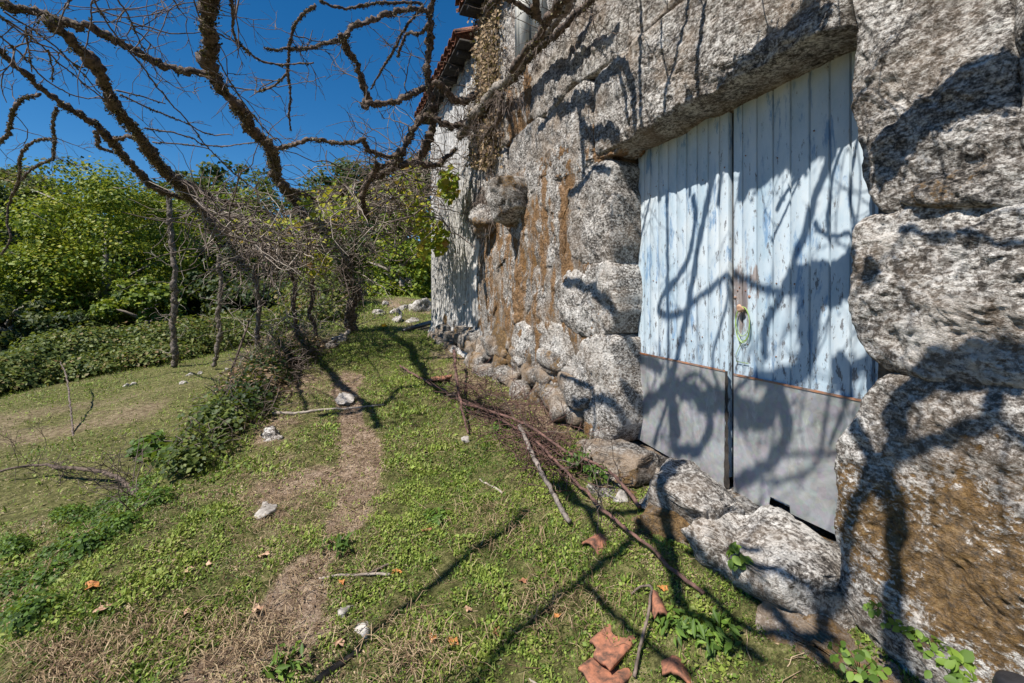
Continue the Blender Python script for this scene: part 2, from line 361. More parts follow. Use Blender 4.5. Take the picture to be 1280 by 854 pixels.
def leaves(mb, P, N, size, tint, rg, aspect=0.75, fold=0.25, tri=False, oval=False):
    """diamond-shaped leaves, folded along the midrib"""
    n = len(P); N = N / (np.linalg.norm(N, axis=1)[:, None] + 1e-9)
    r = rg.normal(size=(n, 3)); U = np.cross(N, r); U /= np.linalg.norm(U, axis=1)[:, None] + 1e-9; W = np.cross(N, U)
    s = np.broadcast_to(size, (n,))[:, None]
    if tri:
        V = np.stack([P - U * s * 0.5, P + U * s * 0.5 + W * s * .2, P + W * s * aspect], 1).reshape(-1, 3)
        mb.add(V, None, np.arange(3 * n).reshape(n, 3), tint); return
    if oval:
        prof = [(0, 0), (.18, .30), (.45, .5), (.75, .38), (1, 0), (.75, -.38), (.45, -.5), (.18, -.30)]
        V = np.stack([P + U * s * x_ + W * s * aspect * y_ + N * s * (abs(y_) * fold - .25 * x_ * x_) for x_, y_ in prof], 1).reshape(-1, 3)
        I = np.arange(8 * n).reshape(n, 8); tt = np.broadcast_to(tint, (n,))
        mb.add(V, np.concatenate([I[:, [0, 1, 2, 7]] * 0 + I[:, [0, 1, 2, 3]], I[:, [0, 3, 4, 5]], I[:, [0, 5, 6, 7]]]), None, np.concatenate([tt, tt, tt])); return
    a = P; b = P + U * s * 0.5 + W * s * aspect * 0.5 + N * s * fold * 0.5; c = P + U * s; d = P + U * s * 0.5 - W * s * aspect * 0.5 + N * s * fold * 0.5
    V = np.stack([a, b, c, d], 1).reshape(-1, 3); I = np.arange(4 * n).reshape(n, 4)
    T = np.concatenate([I[:, [0, 1, 2]], I[:, [0, 2, 3]]])
    tt = np.broadcast_to(tint, (n,)); mb.add(V, None, T, np.concatenate([tt, tt]))

_ico = {}
def ico(sub):
    if sub not in _ico:
        import bmesh
        bm = bmesh.new(); bmesh.ops.create_icosphere(bm, subdivisions=sub, radius=1)
        _ico[sub] = (np.array([v.co[:] for v in bm.verts]), np.array([[v.index for v in f.verts] for f in bm.faces])); bm.free()
    return _ico[sub]
def rock(mb, c, size, seed=0, sub=3, rough=0.18, flat=0.5, rot=0.0, sq=0.6):
    V, T = ico(sub); V = V.copy()
    V = np.sign(V) * np.abs(V) ** sq; V /= np.abs(V).max(); rq = np.random.default_rng(seed)
    for q in rq.normal(size=(9, 3)):
        q /= np.linalg.norm(q); e = V @ q - rq.uniform(.62, .9); V = V - np.maximum(e, 0)[:, None] * q * .9
    V = V * (1 + rough * fbm(V + seed * 3.1, 1.6, 4, seed))[:, None]
    V = V * np.asarray(size); c_, s_ = math.cos(rot), math.sin(rot)
    V = np.stack([V[:, 0] * c_ - V[:, 1] * s_, V[:, 0] * s_ + V[:, 1] * c_, V[:, 2]], -1)
    V = V + np.asarray(c); V = V + 0.012 * np.stack([fbm(V, 22, 2, seed + 5), fbm(V, 22, 2, seed + 6), fbm(V, 22, 2, seed + 7)], -1)
    mb.add(V, None, T)

def wall_stone(name, poly_sz, m, parent, n0=1.78, bulge=0.03, er=0.05, back=0.22, gap=0.008, res=0.014, seed=0, amp=1.0, tilt=0.0, label=None, jit=0.012):
    """a block of the wall: outline in wall coordinates (along Y, height Z)"""
    P = smoothpoly(np.asarray(poly_sz, float), 1, True)
    Pc = np.concatenate([P, P[:1]]); d = np.linalg.norm(np.diff(Pc, axis=0), axis=1); L = np.concatenate([[0], np.cumsum(d)])
    n = int(np.clip(L[-1] / res, 24, 230)); u = np.linspace(0, L[-1], n, endpoint=False)
    B = np.stack([np.interp(u, L, Pc[:, k]) for k in range(2)], -1)
    c = P.mean(0); R = np.linalg.norm(B - c, axis=1); Rm = R.mean()
    B3 = np.stack([B[:, 0], B[:, 1], B[:, 0] * 0 + seed], -1)
    jt = jit * fbm(B3, 9, 3, seed) - gap
    B = c + (B - c) * (1 + jt / R)[:, None]
    nr = int(np.clip(Rm / res, 8, 48))
    rho = np.concatenate([np.linspace(0, 1, nr) ** 0.85]); rings = []
    for r in rho:
        e = (1 - r) * R; q = np.clip(er - e, 0, er); drop = er - np.sqrt(np.maximum(er * er - q * q, 0))
        S = c + (B - c) * r
        x = n0 - bulge * (1 - r ** 4) + drop + tilt * (S[:, 1] - c[1])
        rings.append(np.stack([x, S[:, 0], S[:, 1]], -1))
    for k in (0.35, 0.7, 1.0):
        x = rings[nr - 1][:, 0] * 0 + n0 + er + (back - er) * k
        rings.append(np.stack([x, B[:, 0], B[:, 1]], -1))
    V = np.stack(rings); 
    D = np.stack([fbm(V, 5, 5, seed + 1, 0.65) * 0.017, fbm(V, 7, 3, seed + 2) * 0.012, fbm(V, 7, 3, seed + 3) * 0.012], -1) * amp
    D[..., 0] += fbm(V, 34, 3, seed + 8, 0.6) * 0.0065 * amp
    V = V + D; V[0] = V[0].mean(0)
    mb = MB(); mb.add(V.reshape(-1, 3), grid_faces(len(rings), n, True)[:, ::-1])
    o = mb.build(name, M[m], parent, smooth=True)
    if label: o['label'] = label
    return o
def pxpoly(pts, n=1.78):
    return [tuple(on_wall(x, y, n)[1:]) for x, y in pts]

def boxm(mb, lo, hi):
    x0, y0, z0 = lo; x1, y1, z1 = hi
    V = np.array([[x0, y0, z0], [x1, y0, z0], [x1, y1, z0], [x0, y1, z0], [x0, y0, z1], [x1, y0, z1], [x1, y1, z1], [x0, y1, z1]])
    mb.add(V, [[0, 3, 2, 1], [4, 5, 6, 7], [0, 1, 5, 4], [1, 2, 6, 5], [2, 3, 7, 6], [3, 0, 4, 7]])

# ------------------------------------------------------------ ground sheet
def graded(lo, a, b, hi, step, g=1.13):
    c = list(np.arange(a, b, step)); s = step
    while c[-1] < hi: s *= g; c.append(c[-1] + s)
    s = step; l = []; x = a
    while x > lo: s *= g; x -= s; l.append(x)
    return np.array(l[::-1] + c)
gx = graded(-700, -2.4, 1.8, 700, 0.032, 1.09); gy = graded(-300, 1.0, 5.0, 1200, 0.032, 1.05)
GX, GY = np.meshgrid(gx, gy, indexing='ij')
GZ = gz(GX, GY); Pn = np.stack([GX, GY, GX * 0], -1)
gg = greenness(GX, GY)
near = sstep(9, 6, GY) * sstep(-4, -2.5, GX)
GZ = GZ + near * (fbm(Pn, 24, 3, 41) * 0.008 + gg * 0.012)
mb = MB(); mb.add(np.stack([GX, GY, GZ], -1).reshape(-1, 3), grid_faces(len(gx), len(gy))[:, ::-1])
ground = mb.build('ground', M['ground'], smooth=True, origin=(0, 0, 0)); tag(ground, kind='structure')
a = ground.data.attributes.new('green', 'FLOAT', 'POINT'); a.data.foreach_set('value', gg.ravel().astype(np.float32))
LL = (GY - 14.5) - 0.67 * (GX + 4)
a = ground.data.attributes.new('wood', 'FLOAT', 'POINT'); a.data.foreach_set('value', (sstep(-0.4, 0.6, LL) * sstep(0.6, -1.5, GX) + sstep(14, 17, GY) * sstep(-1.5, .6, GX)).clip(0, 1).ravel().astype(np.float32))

# ------------------------------------------------------------ the stone house
house = empty('stone_house', (2.2, 4.0, gz0(1.8, 4.0)), 'old rubble granite house with a pale blue double door and mossy walls', 'house')
DZ0, DZ1 = EYE - 1.04, EYE + 0.97     # sill and head of the door
DY0, DY1 = 1.06, 2.66
# core of the wall behind the face stones (mortar seen in the joints), left open at the doorway
mb = MB()
def core(y0, y1, z0, z1, x0=1.84):
    ny = max(2, int((y1 - y0) / 0.05)); nz = max(2, int((z1 - z0) / 0.05))
    Y, Z = np.meshgrid(np.linspace(y0, y1, ny), np.linspace(z0, z1, nz), indexing='ij')
    X = np.full_like(Y, x0) + 0.02 * fbm(np.stack([Y, Z, Y * 0], -1), 9, 3, 4)
    mb.add(np.stack([X, Y, Z], -1).reshape(-1, 3), grid_faces(ny, nz)[:, ::-1])
    boxm(mb, (x0 + 0.05, y0, z0), (2.35, y1, z1))
core(-3.0, DY0 - 0.02, -0.6, EYE + 3.38)
core(DY0 - 0.02, DY1 + 0.03, DZ1 + 0.05, EYE + 3.38); core(DY0 - 0.02, DY1 + 0.03, -0.6, DZ0 - 0.12, 1.74)
mb.build('mortar', M['mortar'], house, smooth=True)
mb = MB(); ny, nz = 220, 130
Y, Z = np.meshgrid(np.linspace(DY1 + 0.03, 6.6, ny), np.linspace(-0.2, EYE + 1.2, nz), indexing='ij'); P3 = np.stack([Y * 0, Y, Z], -1)
X = 1.776 + 0.018 * fbm(P3, 5, 5, 44) - 0.006 * fbm(P3, 34, 3, 45) + 0.05 * sstep(2.8, 2.69, Y) + 0.03 * sstep(5.4, 6.2, Y)
mb.add(np.stack([X, Y, Z], -1).reshape(-1, 3), grid_faces(ny, nz)[:, ::-1]); mb.build('wall_face', M['granite_seam'], house, smooth=True)
mb = MB(); core(DY1 + 0.03, 8.74, -0.6, EYE + 3.38, 1.86); mb.build('mortar', M['mortar'], house, smooth=True)
mb = MB(); boxm(mb, (2.36, -3, -0.6), (6.5, 8.74, EYE + 3.38)); mb.build('interior_block', M['mortar'], house)

E = EYE
def S(name, pts, m, **k):
    return wall_stone(name, pxpoly(pts, k.get('n0', 1.78)), m, house, **k)
# near jamb: the three big blocks right of the door
S('jamb_stone', [(1068, -60), (1070, 30), (1068, 110), (1076, 165), (1079, 215), (1090, 240), (1110, 256), (1190, 262), (1276, 256), (1268, 150), (1262, 40), (1258, -60)], 'granite', n0=1.76, bulge=0.02, er=0.018, back=0.5, seed=11, gap=-0.018, res=0.009, label='tall rough top block right of the door')
S('wall_stone', [(1266, -80), (1272, 120), (1282, 255), (1420, 262), (1440, 100), (1420, -120)], 'granite_moss', n0=1.77, bulge=0.03, er=0.02, seed=12, gap=-0.008)
S('wall_stone', [(1100, 254), (1150, 232), (1190, 212), (1250, 200), (1310, 190), (1310, 262), (1190, 264)], 'granite_foot', n0=1.755, bulge=0.025, er=0.02, seed=15, gap=0.0, res=0.01)
S('jamb_stone', [(1067, 300), (1074, 276), (1096, 262), (1180, 262), (1290, 258), (1420, 268), (1430, 480), (1290, 482), (1200, 472), (1104, 464), (1082, 440), (1069, 415), (1064, 360)], 'granite_white', n0=1.755, bulge=0.02, er=0.028, back=0.5, seed=13, gap=-0.018, res=0.009, label='pale rounded middle block right of the door')
S('jamb_stone', [(1100, 468), (1200, 476), (1300, 488), (1430, 492), (1480, 800), (1450, 1050), (1290, 1010), (1180, 900), (1090, 800), (1054, 745), (1050, 680), (1046, 620), (1050, 560), (1066, 515), (1082, 485)], 'granite_spot', n0=1.74, bulge=0.03, er=0.025, back=0.5, seed=14, gap=-0.018, res=0.009, tilt=0.05, label='huge brown-mossed bottom block right of the door')
# lintel over the door
lint = [(1.055, DZ1 + 0.0), (1.35, DZ1 + 0.012), (1.7, DZ1 + 0.0), (2.1, DZ1 - 0.012), (2.5, DZ1 - 0.02), (2.78, DZ1 - 0.03), (2.86, DZ1 + 0.02), (2.84, 3.02), (2.8, 3.14), (2.2, 3.18), (1.5, 3.16), (1.07, 3.14)]
wall_stone('lintel', lint, 'granite_warm', house, n0=1.755, bulge=0.02, er=0.05, back=0.36, gap=0.0, res=0.011, seed=21, jit=0.006)
# blocks left of the door, traced joint by joint
for i, (pts, m, kw) in enumerate([
    ([(724, 222), (742, 205), (757, 203), (764, 215), (766, 325), (744, 331), (716, 321), (709, 290), (711, 250)], 'granite', dict(bulge=0.03, er=0.035, back=0.4)),
    ([(700, 342), (742, 332), (766, 326), (766, 412), (745, 421), (724, 417), (697, 397)], 'granite_white', dict(bulge=0.03, er=0.03, back=0.4)),
    ([(722, 427), (764, 414), (767, 470), (768, 548), (745, 553), (722, 525), (718, 480)], 'granite_white', dict(bulge=0.035, er=0.035, back=0.4)),
    ([(668, 403), (690, 400), (717, 424), (716, 484), (680, 470), (667, 452)], 'granite_white', {}),
    ([(668, 226), (684, 215), (700, 228), (704, 250), (699, 320), (686, 336), (667, 322)], 'granite_stain', {}),
    ([(664, 345), (672, 330), (697, 340), (694, 396), (690, 420), (665, 398)], 'granite_stain', {}),
    ([(638, 408), (664, 402), (665, 453), (642, 456)], 'granite_white', {}),
    ([(625, 322), (662, 326), (663, 398), (636, 403), (622, 370)], 'granite_stain', {}),
    ([(664, 228), (664, 322), (640, 320), (640, 286), (650, 240)], 'granite_stain', {}),
    ([(612, 300), (640, 290), (640, 320), (624, 322), (620, 400), (604, 402), (598, 350)], 'granite_stain', {}),
    ([(645, 240), (664, 224), (724, 219), (740, 200), (762, 195), (770, 191), (772, 172), (712, 176), (650, 210)], 'granite_stain', dict(er=0.03)),
    ([(706, 238), (722, 232), (708, 250), (709, 300), (702, 325), (701, 280)], 'granite_stain', dict(er=0.02)),
    ([(606, 405), (636, 408), (640, 456), (664, 458), (668, 475), (620, 480), (604, 440)], 'granite_base', dict(bulge=0.06)),
    ([(668, 458), (718, 487), (717, 512), (700, 520), (664, 505), (650, 482)], 'granite', dict(bulge=0.07)),
    ([(650, 486), (664, 508), (702, 524), (716, 516), (722, 530), (745, 556), (746, 600), (700, 600), (650, 560), (625, 510)], 'granite_base', dict(bulge=0.09, er=0.08)),
    ([(600, 225), (615, 205), (650, 213), (645, 240), (640, 290), (612, 298), (598, 280)], 'granite_stain', {}),
]):
    k = dict(bulge=0.018, er=0.022, back=0.2, seed=30 + i, res=0.016); k.update(kw); k['gap'] = -0.028; k['er'] = min(k.get('er', .02), .03); k['bulge'] = min(k['bulge'], .04)
    S('wall_stone', pts, m, **k)
# two rough corbel stones that stick out of the wall
for (px, py, s, sd_) in [((636), 254, (0.20, 0.17, 0.17), 3), (601, 277, (0.16, 0.14, 0.15), 5)]:
    mb = MB(); rock(mb, on_wall(px + 6, py, 1.70), np.array(s) * 1.35, sd_, 5, 0.16); o = mb.build('corbel_stone', M['granite_moss'], house, smooth=True)
# upper courses (joints almost closed)
rows = [(E + 0.93, E + 1.58, [2.90, 3.7, 4.6, 5.6, 6.4]), (E + 1.58, E + 2.25, [-0.4, 0.75, 1.9, 3.2, 4.0, 5.1, 6.4]), (E + 2.25, E + 3.38, [-0.4, 1.2, 2.5, 3.6]), (E + 2.25, E + 3.38, [4.3, 5.3, 6.4]), (E + 1.9, E + 3.3, [-2.9, -1.6, -0.45]), (E + 0.6, E + 1.85, [-2.9, -1.5, -0.3]), (E - 0.5, E + 0.55, [-2.9, -1.7, -0.6, 0.28]), (E - 1.9, E - 0.55, [-2.9, -1.4, -0.2, 0.1])]
for r_i, (z0, z1, ys) in enumerate(rows):
    for j in range(len(ys) - 1):
        a_, b_ = ys[j], ys[j + 1]; q = 0.03
        pl = [(a_, z0), ((a_ + b_) / 2, z0 - 0.01), (b_, z0 + 0.02), (b_ + 0.01, (z0 + z1) / 2), (b_, z1), ((a_ + b_) / 2, z1 + 0.01), (a_, z1), (a_ - .01, (z0 + z1) / 2)]
        vis = b_ > 0.7 and z1 > E + 0.9
        wall_stone('wall_stone', pl, ['granite_warm', 'granite', 'granite_stain'][(r_i + j) % 3] if vis and a_ < 4.2 else 'render_grey', house, n0=1.775 if a_ > .7 else 1.77, bulge=0.012, er=0.015, back=0.15, gap=-0.012, seed=80 + r_i * 9 + j, res=0.018 if vis else 0.07, amp=0.9, jit=0.004)
# small stones around the window slot
wall_stone('wall_stone', [(3.6, E + 2.22), (4.32, E + 2.22), (4.32, E + 2.3), (3.6, E + 2.3)], 'granite', house, n0=1.76, bulge=0, er=0.02, gap=-0.01, seed=140, res=0.02)
# limewashed corner with running streaks
ny, nz = 110, 260
Y, Z = np.meshgrid(np.linspace(5.55, 8.72, ny), np.linspace(E - 1.15, E + 3.36, nz), indexing='ij')
P3 = np.stack([Y, Z, Y * 0], -1)
edge = sstep(5.6, 6.1, Y + 0.15 * fbm(P3, 2, 3, 1)); crn = sstep(8.5, 8.72, Y)
X = 1.80 - 0.035 * edge + 0.10 * crn ** 2 - 0.02 * fbm(P3 * np.array([1, .25, 1]), 6, 4, 2) - 0.008 * fbm(P3, 30, 2, 8) - 0.12 * sstep(E - 0.55, E - 1.0, Z)
mb = MB(); mb.add(np.stack([X, Y, Z], -1).reshape(-1, 3), grid_faces(ny, nz)[:, ::-1]); mb.build('limewashed_render', M['plaster'], house, smooth=True)
mb = MB(); boxm(mb, (1.80, 8.70, -0.3), (6.5, 8.78, E + 3.36)); mb.build('end_wall', M['plaster'], house)
# rough footing stones at the bottom of the wall
r2 = random.Random(5)
for i in range(64):
    y = 3.0 + 4.6 * (i / 63) ** 1.1 + r2.uniform(-.06, .06); lvl = r2.random()
    x = 1.84 - 0.24 * (1 - lvl) * min(1, (y - 2.4) / 2)
    g = float(gz0(x, y)); s = r2.uniform(0.10, 0.19)
    mb = MB(); rock(mb, (x, y, g + lvl * 0.40 - 0.03), (s * 0.7, s * 1.35, s * 0.75), 200 + i, 3, 0.16, sq=0.5, rot=r2.uniform(-.3, .3))
    mb.build('footing_stone', M[['granite_base', 'granite_rubble', 'granite_rubble', 'granite_rubble', 'granite_moss'][i % 5]], house, smooth=True)
# threshold stones under the door
for i, (px, py, n, s, rz, m) in enumerate([
    (782, 580, 1.76, (0.20, 0.26, 0.10), 0.1, 'granite_base'), (868, 628, 1.74, (0.20, 0.30, 0.12), 0.1, 'granite'),
    (905, 685, 1.66, (0.15, 0.13, 0.14), 0.5, 'granite_white'), (990, 722, 1.74, (0.20, 0.26, 0.15), -0.05, 'granite_white'),
    (832, 655, 1.56, (0.09, 0.14, 0.09), 0.4, 'granite_base'), (1035, 815, 1.60, (0.13, 0.18, 0.10), 0.2, 'granite_base'), (760, 625, 1.52, (0.10, 0.14, 0.07), 0.3, 'granite_base')]):
    s = tuple(np.array(s) * 1.15); c = on_wall(px, py, n); mb = MB(); rock(mb, c, s, 300 + i, 5, 0.08, rot=rz, sq=0.38)
    mb.build('threshold_stone', M[m], house, smooth=True)
mb = MB()
Yq, Xq = np.meshgrid(np.linspace(1.0, 2.75, 90), np.linspace(1.6, 2.2, 30), indexing='ij')
Zq = DZ0 - 0.045 - 0.4 * sstep(1.86, 1.62, Xq) + 0.02 * fbm(np.stack([Xq, Yq, Xq * 0], -1), 8, 4, 3)
mb.add(np.stack([Xq, Yq, Zq], -1).reshape(-1, 3), grid_faces(90, 30)); mb.build('threshold_bed', M['granite_base'], house, smooth=True)

# door leaves > boards, sheet, strip, knob
def ywall(px, n=2.0): return on_wall(px, 400, n)[1]
edgesL = [797, 805, 812.5, 823, 835, 846, 858, 871, 885, 899, 911]
edgesR = [916, 928, 946, 966, 988, 1012, 1037, 1063, 1092, 1122]
leafL = part_empty('door_leaf', house); leafR = part_empty('door_leaf', house)
for leaf, ed in ((leafL, edgesL), (leafR, edgesR)):
    for i in range(len(ed) - 1):
        y1, y0 = ywall(ed[i]), ywall(ed[i + 1]); q = 0.0022; c = 0.004
        dx = r2.uniform(-0.002, 0.002)
        q = 0.0045; dx *= .4
        prof = [(y0 + q, 2.03), (y0 + q, 2.0008 + dx), (y0 + q + .0012, 2.0 + dx), (y1 - q - .0012, 2.0 + dx), (y1 - q, 2.0008 + dx), (y1 - q, 2.03)]
        zz = np.linspace(DZ0 + 0.02, DZ1 + 0.08, 14)
        V = np.array([[x, y, z] for z in zz for (y, x) in prof]); V[:, 0] += 0.0015 * fbm(V * np.array([1, 1, .4]), 8, 2, i)
        n_ = len(zz); Q = []
        for a_ in range(n_ - 1):
            for b_ in range(5): Q.append([a_ * 6 + b_, a_ * 6 + b_ + 1, (a_ + 1) * 6 + b_ + 1, (a_ + 1) * 6 + b_])
        mb = MB(); mb.add(V, Q); mb.build('board', M['door'], leaf)
mb = MB(); boxm(mb, (2.032, DY0 - 0.1, DZ0), (2.06, DY1 + 0.04, DZ1 + 0.1)); mb.build('door_backing', M['dark'], house)
def sheet(leaf, pts, name='metal_sheet', x=1.992, mt='zinc', th=0.003, notch=None):
    P = [on_wall(px, py, x) for px, py in pts]; n = len(P)
    V = [(x, p[1], p[2]) for p in P] + [(x + th, p[1], p[2]) for p in P]
    me = bpy.data.meshes.new(name); me.from_pydata(V, [], [list(range(n)), list(range(2 * n - 1, n - 1, -1))] + [[i, i + n, (i + 1) % n + n, (i + 1) % n] for i in range(n)])
    me.materials.append(M[mt]); o = bpy.data.objects.new(name, me); C.objects.link(o); o.parent = leaf
    o.location = -np.array(house.location); return o
for o_ in (leafL, leafR): pass
sheet(leafL, [(797.5, 441), (850, 452), (906, 464), (905, 612), (850, 579), (797.5, 549)])
sheet(leafR, [(917, 468), (1000, 486), (1110, 508), (1110, 700), (1050, 671), (988, 642), (987, 632), (963, 621), (960, 638), (935, 625), (917, 614)])
for leaf, pts in ((leafL, [(797.5, 440), (906, 462.8), (906, 465), (797.5, 442.2)]), (leafR, [(917, 466.8), (1110, 506.3), (1110, 509.3), (917, 469.3)])):
    sheet(leaf, pts, 'rusty_edge', 1.988, 'rust', 0.003)
# dark strip standing in for the shaded gap where the sheets meet
mb = MB()
for k in range(2):
    zz = np.linspace(DZ0 - 0.02, DZ0 + 0.62, 30); y = ywall(909 + 3 * k); V = []
for xx, w_ in ((1.984, 0.010),):
    V = []; zz = np.linspace(DZ0 - 0.03, DZ0 + 0.60, 30)
    for z in zz:
        ww = w_ * (1.0 + 0.8 * sstep(DZ0 + .3, DZ0, z)) + 0.003 * math.sin(z * 70); yc = ywall(911)
        V += [(xx, yc - ww, z), (xx - 0.006, yc, z), (xx, yc + ww, z)]
    Q = []
    for a_ in range(len(zz) - 1):
        for b_ in range(2): Q.append([a_ * 3 + b_, a_ * 3 + b_ + 1, a_ * 3 + 3 + b_ + 1, a_ * 3 + 3 + b_])
    mb.add(V, Q)
mb.build('gap_shade_strip', M['dark'], leafL)
mb = MB(); kp = on_wall(931, 386, 2.0); rock(mb, kp + np.array([-0.034, 0, 0]), (0.012, 0.02, 0.02), 3, 3, 0.05, sq=1)
tube(mb, [kp + np.array([-.03, 0, 0]), kp + np.array([0.01, 0, 0])], 0.009, 8)
mb.build('knob', M['knob'], leafR, smooth=True)
for (px, py) in ((919, 372), (937, 371)):
    mb = MB(); p = on_wall(px, py, 2.0); tube(mb, [p + np.array([-.006, 0, 0]), p + np.array([-.003, 0, 0]), p + np.array([.004, 0, 0])], [0.004, 0.008, 0.008], 8); mb.build('nail_head', M['rust'], leafR)
for i in range(26):
    px = random.choice(edgesL[:-1] + edgesR[:-1]) + random.uniform(4, 9); py = random.choice([0.10, 0.12, 0.5, 0.53, 0.72]); z = DZ1 - 0.12 - py * 1.6 + random.uniform(-.03, .03)
    y = ywall(min(px, 1080)); mb = MB(); tube(mb, [(1.998, y, z), (1.9955, y, z + .001), (1.999, y, z)], [0.0045, 0.003, 0.001], 6); mb.build('nail_head', M['rust'], leafL if px < 911 else leafR)
# green twine hung on the knob
mb = MB(); pts = []
for k in range(150):
    a_ = k / 150 * 2 * math.pi * 3.5; rr = 1 + 0.12 * math.sin(a_ * 0.37 + 1)
    pts.append((kp[0] - 0.016 - 0.004 * math.sin(a_ * .7), kp[1] + 0.042 * rr * math.sin(a_) * (-1), kp[2] - 0.075 * rr + 0.085 * rr * math.cos(a_)))
pts += [(kp[0] - .01, kp[1] + 0.02, kp[2] - 0.19), (kp[0] - .01, kp[1] + 0.045, kp[2] - 0.24), (kp[0] - .01, kp[1] + 0.045, kp[2] - 0.28), (kp[0] - .01, kp[1] - 0.03, kp[2] - 0.28)]
tube(mb, np.array(pts), 0.0017, 5)
o = mb.build('twine_loop', M['string'], smooth=True); tag(o, 'loops of lime green twine hanging from the wooden knob on the blue door', 'twine')

# window at the top
win = part_empty('window', house)
mb = MB()
for (a_, b_) in ((648.5, 655.5), (669, 677)):
    y1, y0 = on_wall(a_, 30, 1.74)[1], on_wall(b_, 30, 1.74)[1]
    boxm(mb, (1.70, y0, E + 2.27), (1.86, y1, E + 3.35)); boxm(mb, (1.685, y0 + (y1 - y0) * .25, E + 2.27), (1.72, y1 - (y1 - y0) * .25, E + 3.35))
mb.build('window_frame', M['frame'], win)
mb = MB(); boxm(mb, (1.79, 3.62, E + 2.27), (1.80, 4.28, E + 3.34)); mb.build('pane', M['glass'], win)

# eave: terracotta tiles in two runs along the wall head
for run, (ya, yb, xo, zo) in enumerate(((5.7, 8.85, 1.52, E + 3.30), (3.0, 5.5, 1.46, E + 3.50))):
    n = int((yb - ya) / 0.22)
    for i in range(n):
        y = ya + (i + .5) * (yb - ya) / n
        for (r_, up_, dz) in ((0.10, 1, 0.05), (0.095, -1, 0.0)):
            yy = y + (0 if up_ > 0 else 0.11); V = []
            for u in np.linspace(0, 1, 3):
                for a_ in np.linspace(-1.35, 1.35, 8):
                    V.append((xo - 0.04 * dz * 20 + u * 0.45, yy + math.sin(a_) * r_, zo + dz + u * 0.17 + up_ * (math.cos(a_) * r_ - r_ * .6)))
            V = np.array(V); V2 = V + np.array([0, 0, -0.014])
            mb = MB(); Q = grid_faces(3, 8); mb.add(np.concatenate([V, V2]), np.concatenate([Q, Q[:, ::-1] + 24, [[k, k + 1, k + 25, k + 24] for k in range(7)]]))
            mb.build('roof_tile', M['terracotta'], house)
    mb = MB(); boxm(mb, (xo + 0.02, ya, zo - 0.09), (2.4, yb, zo - 0.06)); 
    for k in range(int((yb - ya) / 0.4)):
        y = ya + 0.2 + k * 0.4; boxm(mb, (xo + 0.05, y, zo - 0.17), (2.0, y + 0.07, zo - 0.092))
    mb.build('eave_board', M['dark'], house)

# ------------------------------------------------------------ vine limbs
LIMBS = {}
def limb(parent, pts, w, Zp=3.3, dmax=8.5, name='limb', m='bark', rough=0.8, shag=1.0, depth=None, sides=9, dz=0.0, P=None, R=None):
    if P is None:
        P = []; D = []
        for k, (x, y) in enumerate(pts):
            if depth is not None: d = depth if not isinstance(depth, (list, tuple)) else depth[0] + (depth[1] - depth[0]) * k / (len(pts) - 1)
            else: d = min(F * (Zp + dz - EYE) / max(HY - y, 20), dmax)
            P.append(at_depth(x, y, d)); D.append(d)
        P = np.array(P); D = np.array(D)
        ww = np.linspace(w[0], w[1], len(pts)) if isinstance(w, (tuple, list)) else np.full(len(pts), w)
        R = ww * 0.5 * D / F
    if pts is not None: R = R * 0.76
    PR = smoothpoly(np.concatenate([P, R[:, None]], 1), 1)
    PR, u, L = resample(PR, max(0.016, R.mean() * 0.45))
    Pp, Rr = PR[:, :3], PR[:, 3]
    Pp = Pp + (0.35 * Rr[:, None] + .005) * np.stack([fbm(Pp, 9, 4, 1), fbm(Pp, 9, 4, 2), fbm(Pp, 9, 4, 3)], -1); Rr = Rr * (1 + .16 * np.clip(fbm(Pp, 7, 2, 12), -.4, 1))
    mb = MB(); tube(mb, Pp, Rr * 0.9, sides, rough, 3, nf=0.9 / max(Rr.mean(), .01))
    o = mb.build(name, M[m], parent, smooth=True)
    LIMBS.setdefault(parent.name, []).append((Pp, Rr))
    if shag > 0:
        n = int(shag * L[-1] * 1000 * max(1, Rr.mean() / 0.03)); idx = rng.integers(0, len(Pp), n)
        dr = rng.normal(size=(n, 3)); dr /= np.linalg.norm(dr, axis=1)[:, None]; dr[:, 2] -= 0.25
        clump = fbm(Pp[idx], 13, 3, 8) > -0.05 + .4 * (Rr[idx] < .008)
        idx, dr = idx[clump], dr[clump]; n = len(idx)
        if n < 3: return Pp, Rr
        Q = Pp[idx] + dr * Rr[idx][:, None] * rng.uniform(0.8, 1.5, n)[:, None]
        mb = MB(); leaves(mb, Q, dr + 1.2 * rng.normal(size=(n, 3)), rng.uniform(0.007, 0.019, n) * (0.8 + Rr[idx] * 10), rng.random(n) ** 1.6, rng, 0.8)
        s_ = mb.build('moss_tufts', M['lichen'], o if False else parent, tint=True); s_['kind'] = 'stuff'
    return Pp, Rr
